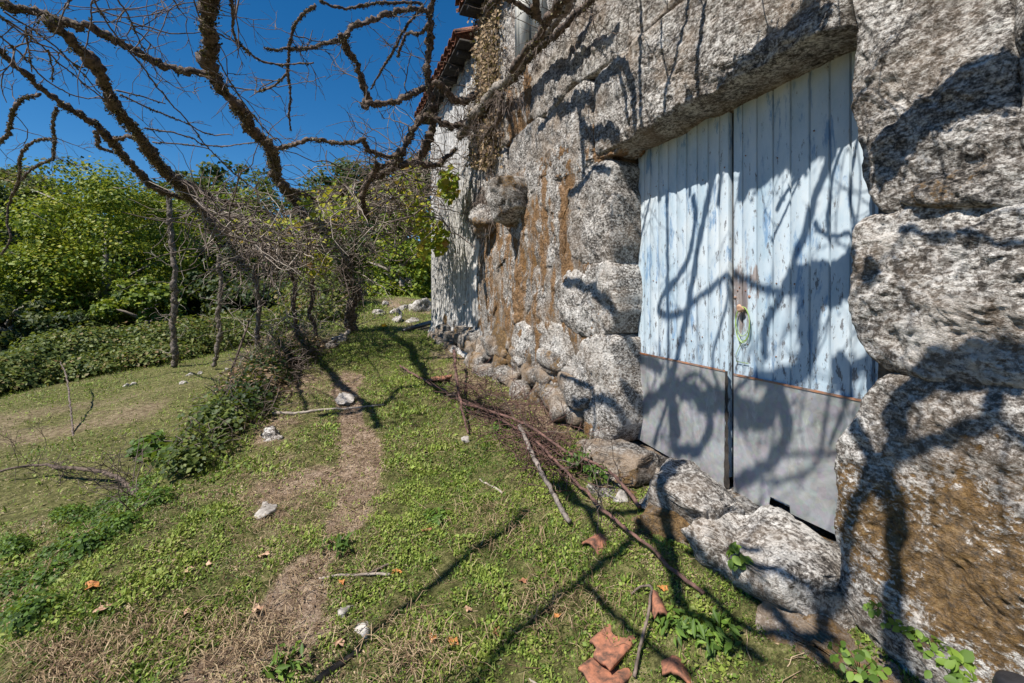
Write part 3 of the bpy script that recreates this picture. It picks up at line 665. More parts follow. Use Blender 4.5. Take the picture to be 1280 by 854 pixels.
def twigs(parent, limbs, n, L=(0.2, 0.8), m='twig', bias=(0, 0, 0), seed=1, rad=0.004, sub=2, name='twigs'):
    rg = np.random.default_rng(seed); mb = MB()
    def grow(p, d, ln, r, lev):
        k = max(5, int(ln / 0.05)); pts = [p]; dd = d / np.linalg.norm(d)
        for i in range(k):
            dd = dd + 0.20 * rg.normal(size=3) + 0.02 * np.array(bias); dd /= np.linalg.norm(dd); pts.append(pts[-1] + dd * ln / k)
        pts = np.array(pts); tube(mb, pts, np.linspace(r, r * 0.45, len(pts)), 4, cap=False)
        if lev > 0:
            for q in range(rg.integers(1, 5)):
                i = rg.integers(1, len(pts) - 1); d2 = (pts[i] - pts[i - 1]); d2 = d2 / np.linalg.norm(d2) + 0.8 * rg.normal(size=3)
                grow(pts[i], d2, ln * rg.uniform(.3, .6), r * 0.65, lev - 1)
    for i in range(n):
        Pp, Rr = limbs[rg.integers(len(limbs))]; j = rg.integers(1, len(Pp) - 1)
        t = Pp[j] - Pp[j - 1]; t /= np.linalg.norm(t) + 1e-9
        d = 0.5 * t + 0.75 * rg.normal(size=3) + np.array(bias)
        grow(Pp[j], d, rg.uniform(*L), rad * rg.uniform(.7, 1.4), sub)
    o = mb.build(name, M[m], parent, smooth=True); o['kind'] = 'stuff'; return o

V1 = empty('grapevine', on_ground(212, 455), 'thick mossy bare vine limbs crossing the upper left sky towards the pergola', 'vine')
for pts, w in [
    ([(-60, -8), (0, 4), (28, 9), (55, 20), (83, 31), (110, 33), (135, 44), (163, 60), (185, 75), (213, 86), (246, 89), (256, 94)], (16, 11)),
    ([(62, 24), (92, 50), (110, 70), (125, 93), (135, 113), (140, 130), (155, 148), (170, 163), (183, 185), (200, 207), (215, 220), (230, 238), (250, 258), (270, 280), (295, 300), (320, 315), (350, 322)], (17, 13)),
    ([(-40, 35), (0, 62), (15, 80), (35, 95), (50, 110), (70, 123), (85, 135), (105, 144), (125, 160), (138, 175), (150, 190), (163, 205), (176, 218), (190, 232), (207, 242)], (9, 10)),
    ([(50, 118), (30, 120), (18, 133), (13, 155), (10, 170), (-8, 182)], (6, 5)),
    ([(70, 135), (66, 155), (68, 180), (66, 200)], (5, 3)),
    ([(65, 173), (45, 175), (30, 185), (24, 200), (25, 214), (22, 232), (12, 250), (8, 275), (15, 300), (2, 318)], (4, 3)),
    ([(67, 198), (50, 205), (38, 212), (26, 225)], (3.5, 3)),
    ([(125, 160), (135, 178), (150, 172), (168, 170), (180, 180)], (9, 7)),
    ([(120, 165), (123, 185), (140, 190)], (6, 4)),
    ([(205, 240), (230, 250), (262, 248), (285, 252)], (8, 5)), ([(215, 222), (240, 232), (270, 250), (300, 258)], (10, 6)),
]: limb(V1, pts, w, dz=random.uniform(-.15, .15))
for pts in [[(148, 0), (163, 23), (170, 45), (183, 65)], [(115, -5), (140, 38), (175, 80), (205, 120), (238, 155), (258, 183), (288, 213), (320, 238)], [(88, 0), (83, 10), (82, 6)],
            [(145, 113), (175, 120), (207, 130)], [(150, 118), (190, 138), (225, 150), (262, 170), (290, 168)], [(180, 160), (230, 168), (262, 185), (318, 178)], [(190, 178), (225, 180), (262, 186)], [(0, 22), (40, 45), (80, 85), (130, 125), (165, 160)], [(5, 15), (60, 50), (100, 88), (125, 118)], [(0, 45), (35, 75), (60, 105), (105, 125), (128, 122)], [(32, 35), (36, 60), (40, 90)], [(60, 62), (66, 85), (65, 103)], [(10, 60), (50, 50), (100, 85)], [(116, 0), (114, 25)]]:
    limb(V1, pts, (3.2, 2.0), m='twig', shag=0.5, rough=0.2, sides=5, name='twig')
twigs(V1, LIMBS[V1.name], 70, (0.15, 0.6), bias=(0.25, 0.15, 0.1), seed=3, rad=0.0042, sub=2)

V2 = empty('grapevine', on_ground(440, 415), 'shaggy vine limb dropping from the top edge into the centre of the pergola tangle', 'vine')
for pts, w in [
    ([(262, -60), (261, 0), (263, 25), (261, 50), (261, 83), (268, 98), (276, 113), (293, 128), (306, 145), (320, 165), (335, 180), (341, 198), (345, 225), (365, 243), (375, 265), (392, 288), (402, 303)], (22, 12)),
    ([(350, 230), (370, 240), (395, 250), (420, 245), (430, 238)], (9, 7)),
    ([(345, 185), (370, 180), (388, 173), (405, 175), (425, 178), (445, 180), (455, 173), (460, 190), (480, 193), (500, 200)], (7, 8)),
    ([(286, -10), (292, 20), (291, 45), (306, 60), (322, 76), (340, 81), (360, 81), (392, 79)], (5, 3)),
    ([(359, 93), (345, 107), (320, 114)], (4, 3)),
]: limb(V2, pts, w, dz=random.uniform(-.12, .12))
for pts in [[(240, -5), (245, 10), (250, 22)], [(270, 70), (280, 90), (295, 115), (320, 150), (345, 176)], [(322, 178), (345, 172), (352, 178)], [(250, 93), (275, 105), (300, 112), (320, 113)], [(216, 0), (224, 12)], [(90, 0), (83, 8)]]:
    limb(V2, pts, (3, 2), m='twig', shag=0.5, rough=0.2, sides=5, name='twig')
twigs(V2, LIMBS[V2.name], 38, (0.15, 0.7), bias=(0.2, 0.1, 0.1), seed=4, rad=0.0045)

V3 = empty('grapevine', (1.6, 6.0, gz0(1.6, 6.0)), 'knotted vine limbs looping against the sky beside the red eave and along the wall', 'vine')
for pts, w in [
    ([(331, 61), (348, 63), (363, 61), (380, 64), (403, 55), (420, 51), (430, 47)], (4, 8)),
    ([(430, 47), (440, 33), (460, 27), (475, 20), (493, 15), (510, 9), (528, 12), (538, 18)], (9, 9)),
    ([(424, 42), (433, 63), (445, 75), (450, 95), (455, 110), (463, 125), (453, 133)], (9, 12)),
    ([(460, 129), (483, 129), (500, 125), (515, 118), (530, 108)], (9, 9)),
    ([(395, 8), (375, 18), (365, 40), (361, 70), (359, 93), (364, 120), (361, 138), (363, 163)], (6, 3)),
    ([(400, 0), (418, 10), (438, 11), (460, 4), (495, 3), (528, 4)], (5, 5)),
    ([(530, 8), (505, 35), (495, 60), (480, 80), (470, 100), (464, 112)], (5, 3)),
    ([(540, -20), (540, 0), (538, 20), (540, 38), (535, 63), (533, 93), (538, 118), (543, 140), (538, 170), (525, 195)], (9, 14)),
    ([(545, 100), (560, 118), (570, 128), (585, 125), (603, 115), (625, 110)], (11, 12)),
    ([(495, 198), (510, 175), (520, 155), (533, 143), (543, 148), (555, 160), (580, 155), (608, 145), (622, 125)], (12, 12)),
    ([(535, 30), (525, 45), (510, 38), (500, 60), (497, 70)], (5, 4)),
    ([(470, 205), (462, 225), (453, 245), (455, 262), (458, 272)], (10, 8)),
    ([(500, 198), (485, 205), (468, 212), (450, 240)], (9, 8)),
    ([(538, 165), (530, 190), (515, 205), (490, 210), (470, 222)], (12, 9)),
    ([(520, 205), (545, 208), (560, 195), (570, 185)], (10, 5)),
]: limb(V3, pts, w, depth=(5.2, 6.0) if pts[0][0] > 520 or pts[0][1] > 190 else (4.6, 5.4), shag=1.2)
twigs(V3, LIMBS[V3.name], 70, (0.2, 0.8), bias=(-0.1, 0.0, 0.05), seed=5, rad=0.006)
V3b = empty('grapevine', (1.7, 4.4, gz0(1.6, 4.4)), 'grey vine stem climbing across the granite wall below the white window frame', 'vine')
for pts, w in [
    ([(575, 170), (600, 135), (618, 112), (632, 103), (645, 88), (670, 55), (695, 30), (710, 5), (722, -25)], (13, 12)),
    ([(640, 100), (660, 70), (685, 52), (700, 40), (715, 20), (738, 3), (755, -20)], (9, 9)),
    ([(622, 112), (628, 135), (618, 160), (600, 175)], (9, 5)),
]:
    P = np.array([on_wall(x, y, 1.62) for x, y in pts]); ww = np.linspace(w[0], w[1], len(pts)); R = ww * .5 * np.array([F * 1.62 / (CT * (x - 414)) for x, y in pts]) / F
    limb(V3b, None, None, P=P, R=R, m='bark_grey' if w[0] > 12 else 'bark', rough=0.35, shag=0.8)
twigs(V3b, LIMBS[V3b.name], 60, (0.2, 0.6), bias=(-0.25, 0, -0.1), seed=6, rad=0.0035, sub=2)

# overhead limbs, above and behind the camera, whose shadows fall on door, wall and grass
V4 = empty('grapevine', (-1.3, 0.2, gz0(-1.3, .2)), 'gnarled vine limbs on the pergola overhead, above the top picture edge, shading the blue door', 'vine')
def caster(pts, w, target='door', Z=2.95, shag=0.5):
    P = []; R = []; x0 = min(q[0] for q in pts)
    if (target == 'wall' and x0 < 1040) or (target == 'ground' and x0 < 680) or (target == 'door' and x0 < 965): Z = 3.5
    for k, (x, y) in enumerate(pts):
        if target == 'ground': T = on_ground(x, y)
        else: T = on_wall(x, y, 2.0 if target == 'door' else 1.72)
        t = max((Z - T[2]) / -LD[2], 0.45); d = (T[0] * ST + T[1] * CT)
        P.append(T - LD * t); R.append((w if not isinstance(w, tuple) else w[0] + (w[1] - w[0]) * k / (len(pts) - 1)) * .5 * d / F)
    P = np.array(P); R = np.array(R) * (1.45 if target == 'ground' else 1.2)
    limb(V4, None, None, P=P, R=R, shag=shag if R.mean() > .015 else 0.25, rough=0.4, sides=8)
for pts, w in [
    ([(833, 235), (834, 330), (835, 440), (838, 490)], 4), ([(892, 215), (886, 240), (872, 310), (860, 390), (845, 455), (840, 480)], 8),
    ([(866, 245), (869, 290), (862, 325), (845, 350), (828, 372), (822, 388), (832, 396), (855, 390), (875, 372), (905, 345), (925, 347), (950, 358), (990, 365)], 6),
    ([(1062, 150), (1045, 175), (1030, 215), (1021, 245), (1006, 290), (990, 340), (970, 375), (955, 410), (957, 445)], 9),
    ([(1100, 330), (1070, 335), (1040, 340), (1010, 350), (985, 362)], (34, 18)), ([(1020, 350), (1010, 385), (1015, 430), (1005, 465), (975, 478), (945, 478)], (30, 12)),
    ([(1046, 452), (1048, 470), (1058, 490), (1062, 500)], 13), ([(1046, 452), (1056, 452), (1064, 468), (1075, 455), (1092, 440)], 13),
    ([(840, 470), (838, 490), (843, 520), (846, 548)], (18, 12)), ([(838, 490), (818, 502), (797, 520)], 12), ([(838, 495), (826, 530), (818, 560)], 5), ([(800, 530), (812, 505)], 4), ([(838, 500), (840, 560)], 5),
    ([(842, 485), (862, 495), (885, 508), (905, 505), (930, 515), (955, 520), (968, 505), (975, 480)], (13, 24)), ([(884, 512), (890, 540), (880, 562), (860, 566), (842, 562)], 10),
    ([(972, 495), (984, 520), (984, 548), (968, 580), (935, 600), (918, 612)], (16, 12)),
    ([(850, 482), (866, 470), (882, 474), (898, 492)], 4.5), ([(905, 500), (930, 482), (950, 462)], 5), ([(900, 490), (890, 450), (897, 420), (912, 375), (910, 350)], 4),
    ([(1042, 480), (1032, 540), (1026, 585), (990, 600), (950, 608)], 4.5), ([(1066, 490), (1050, 530), (1038, 560)], 4), ([(960, 572), (1000, 570), (1050, 572)], 4),
    ([(1040, 165), (1020, 200), (985, 235), (970, 262)], 4), ([(1062, 160), (1040, 215), (1035, 270), (1038, 300)], 4), ([(1020, 170), (1000, 225), (965, 300)], 2.5), ([(1072, 170), (1062, 230), (1070, 290), (1055, 320)], 3.5), ([(1085, 285), (1055, 293), (1030, 298), (1018, 280)], 4), ([(812, 250), (800, 300)], 3),
    ([(1050, 365), (1030, 372), (1010, 385)], 5),
]: caster(pts, w)
for pts, w in [
    ([(1330, 30), (1280, 60), (1240, 85), (1180, 120), (1120, 165), (1085, 205)], (46, 30)), ([(1120, 275), (1170, 280), (1230, 292), (1290, 295)], 7), ([(1090, 330), (1078, 345)], 24),
    ([(1150, 462), (1200, 455), (1290, 445)], (30, 36)), ([(1160, 470), (1140, 485), (1121, 505), (1118, 540), (1105, 572), (1090, 600)], (28, 24)),
    ([(1240, 470), (1243, 510), (1225, 535), (1180, 545), (1140, 560), (1112, 568)], (18, 14)), ([(1064, 515), (1080, 545), (1100, 575)], 14), ([(1243, 515), (1270, 545), (1300, 560)], 8),
    ([(1095, 590), (1072, 620), (1062, 660), (1058, 710), (1048, 760), (1040, 800), (1050, 860)], (18, 13)), ([(1100, 590), (1118, 625), (1125, 660), (1118, 720), (1113, 770), (1128, 830), (1150, 880)], (24, 22)),
    ([(1048, 760), (1010, 778), (965, 770), (935, 745), (940, 725), (965, 722)], 9), ([(700, 470), (725, 478), (740, 480)], 6),
    ([(1012, -5), (1000, 25), (965, 55), (915, 85), (890, 110)], (30, 26)), ([(880, 0), (872, 60), (862, 150)], 6), ([(795, -10), (797, 60), (800, 160)], 5), ([(858, -10), (848, 60), (830, 100), (828, 145)], 5),
    ([(822, 0), (825, 60), (836, 100)], 2.5), ([(775, 68), (758, 86), (735, 110), (700, 118), (688, 128), (668, 152)], (13, 7)), ([(774, 68), (786, 90), (791, 125), (790, 160)], 8), ([(770, 70), (778, 110), (783, 150)], 4),
    ([(718, 120), (722, 160), (723, 205)], 5), ([(720, 145), (745, 155), (770, 162)], 10), ([(755, 205), (735, 208), (715, 225), (705, 230)], 8), 
    ([(722, 510), (742, 490), (760, 493), (782, 512)], 9), ([(700, 345), (722, 350), (742, 345)], 8), ([(735, 350), (770, 380), (795, 390)], 9), ([(740, 500), (735, 540), (732, 550)], 4),
]: caster(pts, w, 'wall')
for pts, w in [
    ([(380, 870), (430, 822), (500, 768), (560, 720), (610, 680), (660, 640)], 9), ([(590, 860), (640, 805), (690, 755), (740, 722), (780, 690), (800, 660)], 9), ([(735, 735), (770, 770), (820, 815), (870, 850)], 7),
    ([(800, 650), (830, 690), (850, 760), (900, 790), (960, 830)], 10), ([(880, 735), (930, 790), (990, 800), (1050, 810)], 8), ([(850, 760), (842, 720), (835, 690), (850, 640), (870, 610)], 12), ([(690, 600), (730, 640), (800, 640), (850, 620)], 7), ([(700, 600), (730, 630), (760, 680)], 6), ([(860, 690), (930, 740), (1000, 800), (1060, 854)], 9),

]: caster(pts, w, 'ground')
twigs(V4, LIMBS[V4.name], 120, (0.2, 0.5), seed=8, rad=0.004)

# ------------------------------------------------------------ pergola tangle of twigs and yellowing leaves
pg = empty('pergola_vine', on_ground(440, 418), 'low pergola smothered in a brown tangle of vine twigs and yellow-green leaves', 'vine')
def tangle(n, reg, m, seed, rad=0.005, Lr=(0.5, 1.3)):
    rg = np.random.default_rng(seed); mb = MB(); base = []
    for i in range(n):
        x0, y0, x1, y1, hw, d0, d1 = reg[rg.integers(len(reg))]
        t = rg.random(); px = x0 + (x1 - x0) * t; py = y0 + (y1 - y0) * t + rg.normal() * hw; d = rg.uniform(d0, d1)
        p = at_depth(px, py, d); dd = np.array([0.5, -0.2, 0.05]) * rg.choice([-1, 1]) + rg.normal(size=3) * 0.6; dd /= np.linalg.norm(dd)
        ln = rg.uniform(*Lr); k = 9; pts = [p]
        for j in range(k):
            dd = dd + 0.28 * rg.normal(size=3) + np.array([0, 0, -0.04]); dd /= np.linalg.norm(dd); pts.append(pts[-1] + dd * ln / k)
        pts = np.array(pts); tube(mb, pts, np.linspace(rad, rad * .5, k + 1) * rg.uniform(.6, 1.7), 4, cap=False); base.append(pts[k // 2])
    o = mb.build('twig_tangle', M[m], pg, smooth=True); o['kind'] = 'stuff'; return np.array(base)
REG = [(240, 245, 330, 305, 12, 5.2, 7.5), (300, 290, 400, 310, 16, 5.5, 8), (330, 300, 540, 250, 26, 5.5, 8.5), (400, 270, 545, 205, 22, 5.5, 7.5), (310, 315, 460, 330, 20, 6, 8.5), (480, 250, 545, 225, 30, 6, 8)]
b1 = tangle(620, REG, 'twig', 11, 0.0065); b2 = tangle(300, REG, 'twig_pale', 12, 0.005); 
def scatter_px(rg, n, regs, spread):
    P = []
    for i in range(n):
        cx, cy, rx, ry, d0, d1 = regs[rg.integers(len(regs))]
        a_ = rg.uniform(0, 6.283); r_ = math.sqrt(rg.random()); P.append(at_depth(cx + math.cos(a_) * rx * r_, cy + math.sin(a_) * ry * r_, rg.uniform(d0, d1)))
    return np.array(P)
rg = np.random.default_rng(21); mb = MB()
P = scatter_px(rg, 1500, [(450, 250, 75, 22, 6, 8), (430, 262, 40, 18, 6, 8), (512, 240, 18, 40, 6, 7.5), (380, 290, 60, 20, 6, 8.5), (320, 285, 55, 22, 6.5, 8.5), (530, 290, 10, 36, 6, 7.2), (395, 330, 20, 14, 6.5, 8), (562, 232, 10, 20, 5.6, 6.5), (550, 300, 9, 20, 5.8, 6.4)], 0)
leaves(mb, P, rg.normal(size=(len(P), 3)) + np.array([-1, -0.6, 1.2]), rg.uniform(0.05, 0.12, len(P)), rg.random(len(P)), rg, 0.95)
o = mb.build('vine_leaves', M['leaf_vine'], pg, tint=True); o['kind'] = 'stuff'
# posts / stems holding it up
def trunk(name, parent, base_px, top_px, w, m='bark', depth=None, bow=0.1, seed=0, shag=0.6):
    b = on_ground(*base_px) if depth is None else at_depth(*base_px, depth); d = b[0] * ST + b[1] * CT; t = at_depth(*top_px, d * 0.98)
    b = b - np.array([0, 0, 0.1])
    n = 14; P = []
    for k in range(n):
        u = k / (n - 1); P.append(b + (t - b) * u + 0.06 * d / 8 * np.array([float(fbm(np.array([u * 3, seed, 0.]), 1.3, 3, seed)), 0, 0]) * math.sin(math.pi * u) * 1.5)
    P = np.array(P); R = np.linspace(w[0], w[1], n) * .5 * d / F
    return limb(parent, None, None, P=P, R=R, m=m, name=name, rough=0.35, shag=shag, sides=8)
for i, (b, t, w, m, lab, dp) in enumerate([
    ((218, 452), (211, 240), (8, 6), 'bark_post', 'tall crooked bare vine post, leftmost, at the hedge edge of the meadow', 10.5),
    ((268, 452), (274, 318), (6, 5), 'bark_post', 'slim bare vine stem between the leftmost post and the leaning stake', 10.0),
    ((330, 460), (318, 330), (7, 5), 'bark_post', 'grey vine stem rising from the dark bramble heap at the bank top', 6.6),
    ((378, 432), (362, 330), (6, 5), 'bark', 'thin dark stem just right of the grey stem in the brambles', 7.4),
    ((392, 437), (388, 330), (6, 5), 'bark', 'thin upright stem at the right end of the bramble heap', 7.6),
    ((440, 417), (437, 315), (17, 15), 'bark', 'stout furrowed stem wrapped in ivy beside the stone heap', 8.6)]):
    e = empty('vine_post', at_depth(b[0], b[1], dp), lab, 'vine stem', 'stems holding up the pergola vine')
    trunk('stem', e, b, t, w, m, dp, seed=i * 5 + 1)
    twigs(e, LIMBS[e.name], 16, (0.3, 0.9), m='twig_pale', seed=40 + i, rad=0.006, sub=1)
    if i == 5:
        mb = MB(); P = scatter_px(rg, 900, [(440, 340, 17, 26, 8.2, 8.9), (446, 312, 26, 16, 8.2, 9)], 0)
        leaves(mb, P, rg.normal(size=(len(P), 3)) + np.array([-1, -.6, .8]), rg.uniform(.05, .1, len(P)), rg.random(len(P)), rg); o = mb.build('ivy_leaves', M['leaf_dark'], e, tint=True); o['kind'] = 'stuff'
mb = MB(); tube(mb, [at_depth(284, 478, 6.0), at_depth(298, 440, 6.1), at_depth(312, 400, 6.2)], [0.016, 0.014, 0.012], 8); o = mb.build('leaning_stake', M['bark'], smooth=True); tag(o, 'thin wooden stake leaning at the edge of the bank above the meadow', 'stake')

# ------------------------------------------------------------ trees, hedge, background
def crown(mb, c, r, n, size, seed, tint=(0.0, 1.0), nclump=60, low=-0.6):
    rg = np.random.default_rng(seed); r = np.asarray(r, float)
    D = rg.normal(size=(nclump, 3)); D /= np.linalg.norm(D, axis=1)[:, None]; D = D[D[:, 2] > low]
    rad = rg.uniform(0.45, 1.0, len(D)) ** 0.5; CC = D * rad[:, None]
    cs = rg.uniform(0.16, 0.34, len(CC)); ct = rg.uniform(-.18, .18, len(CC))
    k = rg.integers(0, len(CC), n); q = rg.normal(size=(n, 3)); q /= np.linalg.norm(q, axis=1)[:, None]
    q[:, 2] = np.where(q[:, 2] < 0, q[:, 2] * 0.5, q[:, 2])
    Pl = CC[k] + q * cs[k][:, None] * (rg.random(n) ** 0.3)[:, None] * np.array([1, 1, .75])
    Nn = q + np.array([0, 0, .7]) + 0.45 * rg.normal(size=(n, 3))
    tv = np.clip(rg.uniform(tint[0], tint[1], n) + ct[k], 0, 1)
    leaves(mb, Pl * r + c, Nn, rg.uniform(.6, 1.2, n) * size, tv, rg, 0.8)
def tree(px, top, base, d, wpx, label, m='leaf_tree', n=9000, size=0.17, seed=0, tint=(0, 1), name='broadleaf_tree', nclump=80, low=-.9, zb=None):
    r = wpx * .5 * d / F; pt = at_depth(px, top, d); pb = at_depth(px, base, d)
    h = (pt[2] - pb[2]) / 2; c = (pt + pb) / 2; gzz = float(gz(c[0], c[1]))
    e = empty(name, (c[0], c[1], gzz), label, 'tree', 'trees of the wood behind the meadow')
    mb = MB(); tube(mb, [(c[0], c[1], gzz - .2), (c[0] + .1, c[1], (gzz + c[2]) / 2), (c[0], c[1] + .1, c[2] + h * .6)], [0.035 * h + .08, 0.03 * h + .05, 0.03], 8, 0.2)
    for q in range(7):
        a_ = q * 2.4 + seed; z0 = c[2] - h * .5 + q * h * .17; tube(mb, [(c[0], c[1], z0), (c[0] + math.cos(a_) * r * .4, c[1] + math.sin(a_) * r * .4, z0 + h * .2), (c[0] + math.cos(a_) * r * .8, c[1] + math.sin(a_) * r * .8, z0 + h * .35)], [0.08, 0.05, 0.02], 5)
    mb.build('trunk', M['bark_grey'], e, smooth=True)
    mb = MB(); crown(mb, c, (r, r, h), n, size, seed, tint, nclump, low); o = mb.build('crown', M[m], e, tint=True); return e
tree(130, 222, 470, 19, 210, 'large sunlit yellow-green tree in the middle of the left side, overhanging the hedge', n=48000, size=0.135, seed=1, tint=(0.35, 1.0), nclump=230)
tree(60, 300, 460, 17, 120, 'smaller bright tree low on the left beside the large sunlit tree', n=16000, size=0.125, seed=2, tint=(0.3, .95), nclump=70)
tree(-20, 225, 450, 22, 150, 'dark tree at the left picture edge with a browning top', 'leaf_dark', 12000, 0.2, 3, (0.2, 1))
tree(5, 215, 330, 34, 160, 'far round-topped olive tree above the left picture edge', 'leaf_hedge', 9000, 0.3, 4, (.2, 1))
tree(215, 228, 420, 24, 130, 'green tree to the right of the large sunlit tree, behind the leftmost post', n=12000, size=.22, seed=5, tint=(.1, .8))
tree(285, 236, 420, 26, 130, 'green tree with a paler yellow crown behind the pergola tangle', n=11000, size=.24, seed=6, tint=(.2, .9))
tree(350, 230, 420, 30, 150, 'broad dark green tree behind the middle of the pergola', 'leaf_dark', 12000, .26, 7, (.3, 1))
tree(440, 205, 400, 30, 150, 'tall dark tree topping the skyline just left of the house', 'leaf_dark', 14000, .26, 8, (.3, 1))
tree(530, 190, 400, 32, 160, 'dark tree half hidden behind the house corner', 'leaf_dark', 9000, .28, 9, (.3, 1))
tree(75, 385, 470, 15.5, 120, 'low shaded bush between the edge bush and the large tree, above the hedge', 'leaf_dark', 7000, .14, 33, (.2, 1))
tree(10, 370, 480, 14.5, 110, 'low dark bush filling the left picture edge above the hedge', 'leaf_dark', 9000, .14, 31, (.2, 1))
tree(395, 320, 430, 15, 60, 'small bright lime green sapling glowing between the pergola stems', n=4500, size=.14, seed=10, tint=(.6, 1), nclump=40)
tree(500, 300, 410, 16, 110, 'bright green bush-like tree behind the stone heap', n=8000, size=.15, seed=12, tint=(.3, 1), nclump=70)
tree(512, 255, 410, 21, 90, 'mid green tree filling the gap between pergola and house corner', n=7000, size=.18, seed=41, tint=(.1, .8))
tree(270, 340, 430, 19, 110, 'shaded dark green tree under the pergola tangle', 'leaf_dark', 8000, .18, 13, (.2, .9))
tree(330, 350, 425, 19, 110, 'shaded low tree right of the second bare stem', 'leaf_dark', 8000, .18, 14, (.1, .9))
tree(180, 350, 450, 16.5, 90, 'low leafy tree at the foot of the large sunlit tree', n=6000, size=.17, seed=15, tint=(.2, .8), nclump=60)
# far wood on the hill: one mass
mb = MB(); rg = np.random.default_rng(50)
for i in range(60):
    px = rg.uniform(-260, 640); d = rg.uniform(36, 62); yy = rg.uniform(248, 285) - (18 if px > 300 else 0); c = at_depth(px, yy, d)
    crown(mb, c, (3.6, 3.6, rg.uniform(2.8, 4.2)), 520, 0.42, 500 + i, (.1, .8), 22)
for i in range(60):
    px = rg.uniform(-200, 600); d = rg.uniform(20, 30); c = at_depth(px, rg.uniform(325, 425), d)
    crown(mb, c, (2.4, 2.4, 2.2), 450, 0.26, 700 + i, (.0, .7), 20)
o = mb.build('far_wood', M['leaf_dark'], tint=True); tag(o, 'dark wooded hillside behind the sunlit trees', 'wood', kind='stuff')
mb = MB(); tube(mb, [at_depth(18, 448, 15), at_depth(8, 420, 15), at_depth(-4, 395, 15)], [.09, .08, .07], 8, .2); o = mb.build('bare_tree', M['bark_grey'], smooth=True); tag(o, 'short grey tree trunk leaning left at the left picture edge behind the hedge', 'tree trunk')

# hedge of brambles along the far side of the meadow
def scatter_bush(name, centres, n, size, m, tint, seed, label, cat, kind=None, twn=0, up=.7):
    rg = np.random.default_rng(seed); mb = MB(); CC = np.array([c[0] for c in centres]); RR = np.array([c[1] for c in centres])
    k = rg.integers(0, len(CC), n); q = rg.normal(size=(n, 3)); q /= np.linalg.norm(q, axis=1)[:, None]; q[:, 2] = np.abs(q[:, 2]) * 1.0 - 0.1
    P = CC[k] + q * RR[k] * (rg.random(n) ** .4)[:, None]
    ctn = rg.uniform(-.2, .2, len(CC))
    leaves(mb, P, q + np.array([0, 0, up]) + .5 * rg.normal(size=(n, 3)), rg.uniform(.6, 1.3, n) * size, np.clip(rg.uniform(*tint, n) + ctn[k], 0, 1), rg, .8)
    o = mb.build(name, M[m], tint=True); tag(o, label, cat, kind=kind); return o
rg = np.random.default_rng(60); cs = []
for i in range(240):
    u = rg.random() * 1.25 - .15; px = 0 + 400 * u; yb = np.interp(px, [-60, 0, 100, 150, 250, 320, 400], [510, 492, 474, 466, 446, 428, 400]) ; p = on_ground(px, yb); v = rg.random() * 2.6
    q = p + np.array([ST * .8 - .3, CT, 0]) * v; q[2] = float(gz(q[0], q[1])) + 0.10 + .42 * sstep(0, 2.2, v) * (1 + .5 * rg.random())
    s_ = rg.uniform(.35, .75); cs.append((q, (s_, s_, s_ * .65)))
scatter_bush('bramble_hedge', cs, 42000, .085, 'leaf_hedge', (.15, .9), 61, 'long low bramble hedge along the far side of the meadow', 'hedge', 'stuff')

# bank-top brambles and weeds
def patch(px_list, r, n, size, m, tint, seed, label, cat, name, kind=None, h=1.0):
    cs = []; rg = np.random.default_rng(seed)
    for (x, y) in px_list:
        for _ in range(5):
            p = on_ground(x + rg.normal() * 9, y + rg.normal() * 6); s_ = r * rg.uniform(.6, 1.1); cs.append((p + np.array([0, 0, s_ * .25 * h]), (s_, s_, s_ * .8 * h)))
    return scatter_bush(name, cs, n, size, m, tint, seed, label, cat, kind)
patch([(330, 470), (345, 460), (365, 450), (318, 500), (385, 442), (300, 520), (340, 480), (355, 455)],   .28, 4200, .045, 'leaf_dark', (0, .75), 71, 'dark heap of brambles at the top of the bank under the grey stem', 'bush', 'bramble_bush', h=1.3)
patch([(345, 452), (365, 445), (330, 470), (385, 440), (315, 495)], .34, 2600, .05, 'leaf_dry', (0, .8), 171, 'brown dead leafy brambles mixed into the heap at the bank top', 'bush', 'dead_bramble', h=1.0)
patch([(285, 500), (275, 520), (300, 510), (262, 530), (290, 540)], .2, 2600, .045, 'leaf_hedge', (0, .7), 72, 'leafy green bush on the bank in front of the leaning stake', 'bush', 'leafy_bush', h=1.3)
patch([(235, 565), (250, 550), (220, 585), (265, 560), (240, 590)], .15, 1500, .04, 'leaf_hedge', (0, .7), 73, 'dark green weedy bush halfway down the bank edge', 'bush', 'leafy_bush', h=1.2)
patch([(175, 570), (190, 560), (205, 575)], .10, 260, .09, 'leaf_weed', (.1, .7), 74, 'small shrub with long drooping leaves leaning over the meadow', 'shrub', 'drooping_shrub', h=1.6)
patch([(140, 640), (165, 630), (120, 660), (190, 620), (100, 680), (70, 700), (40, 720), (10, 740), (60, 740), (20, 690), (110, 700), (150, 665), (5, 790), (40, 780), (85, 650)], .12, 15000, .022, 'leaf_weed', (.0, .75), 75, 'bright green nettles and weeds filling the ditch in the lower left corner', 'weeds', 'weed_patch', 'stuff', h=.9)
mb = MB(); rg = np.random.default_rng(76)
for (cx, cy, n, s_) in ((335, 465, 420, .5), (300, 515, 200, .4), (365, 445, 280, .5), (250, 560, 60, .3)):
    for i in range(n):
        p = on_ground(cx + rg.normal() * 16, cy + rg.normal() * 10); d = rg.normal(size=3) * .6 + np.array([0, 0, .8]); pts = [p]
        for j in range(6): d = d + rg.normal(size=3) * .3 - np.array([0, 0, .18]); d /= np.linalg.norm(d); pts.append(pts[-1] + d * s_ / 6)
        tube(mb, np.array(pts), .0035, 3, cap=False)
o = mb.build('bramble_stems', M['twig'], smooth=True); tag(o, 'arching bare bramble stems tangled along the top of the bank', 'brambles', kind='stuff')

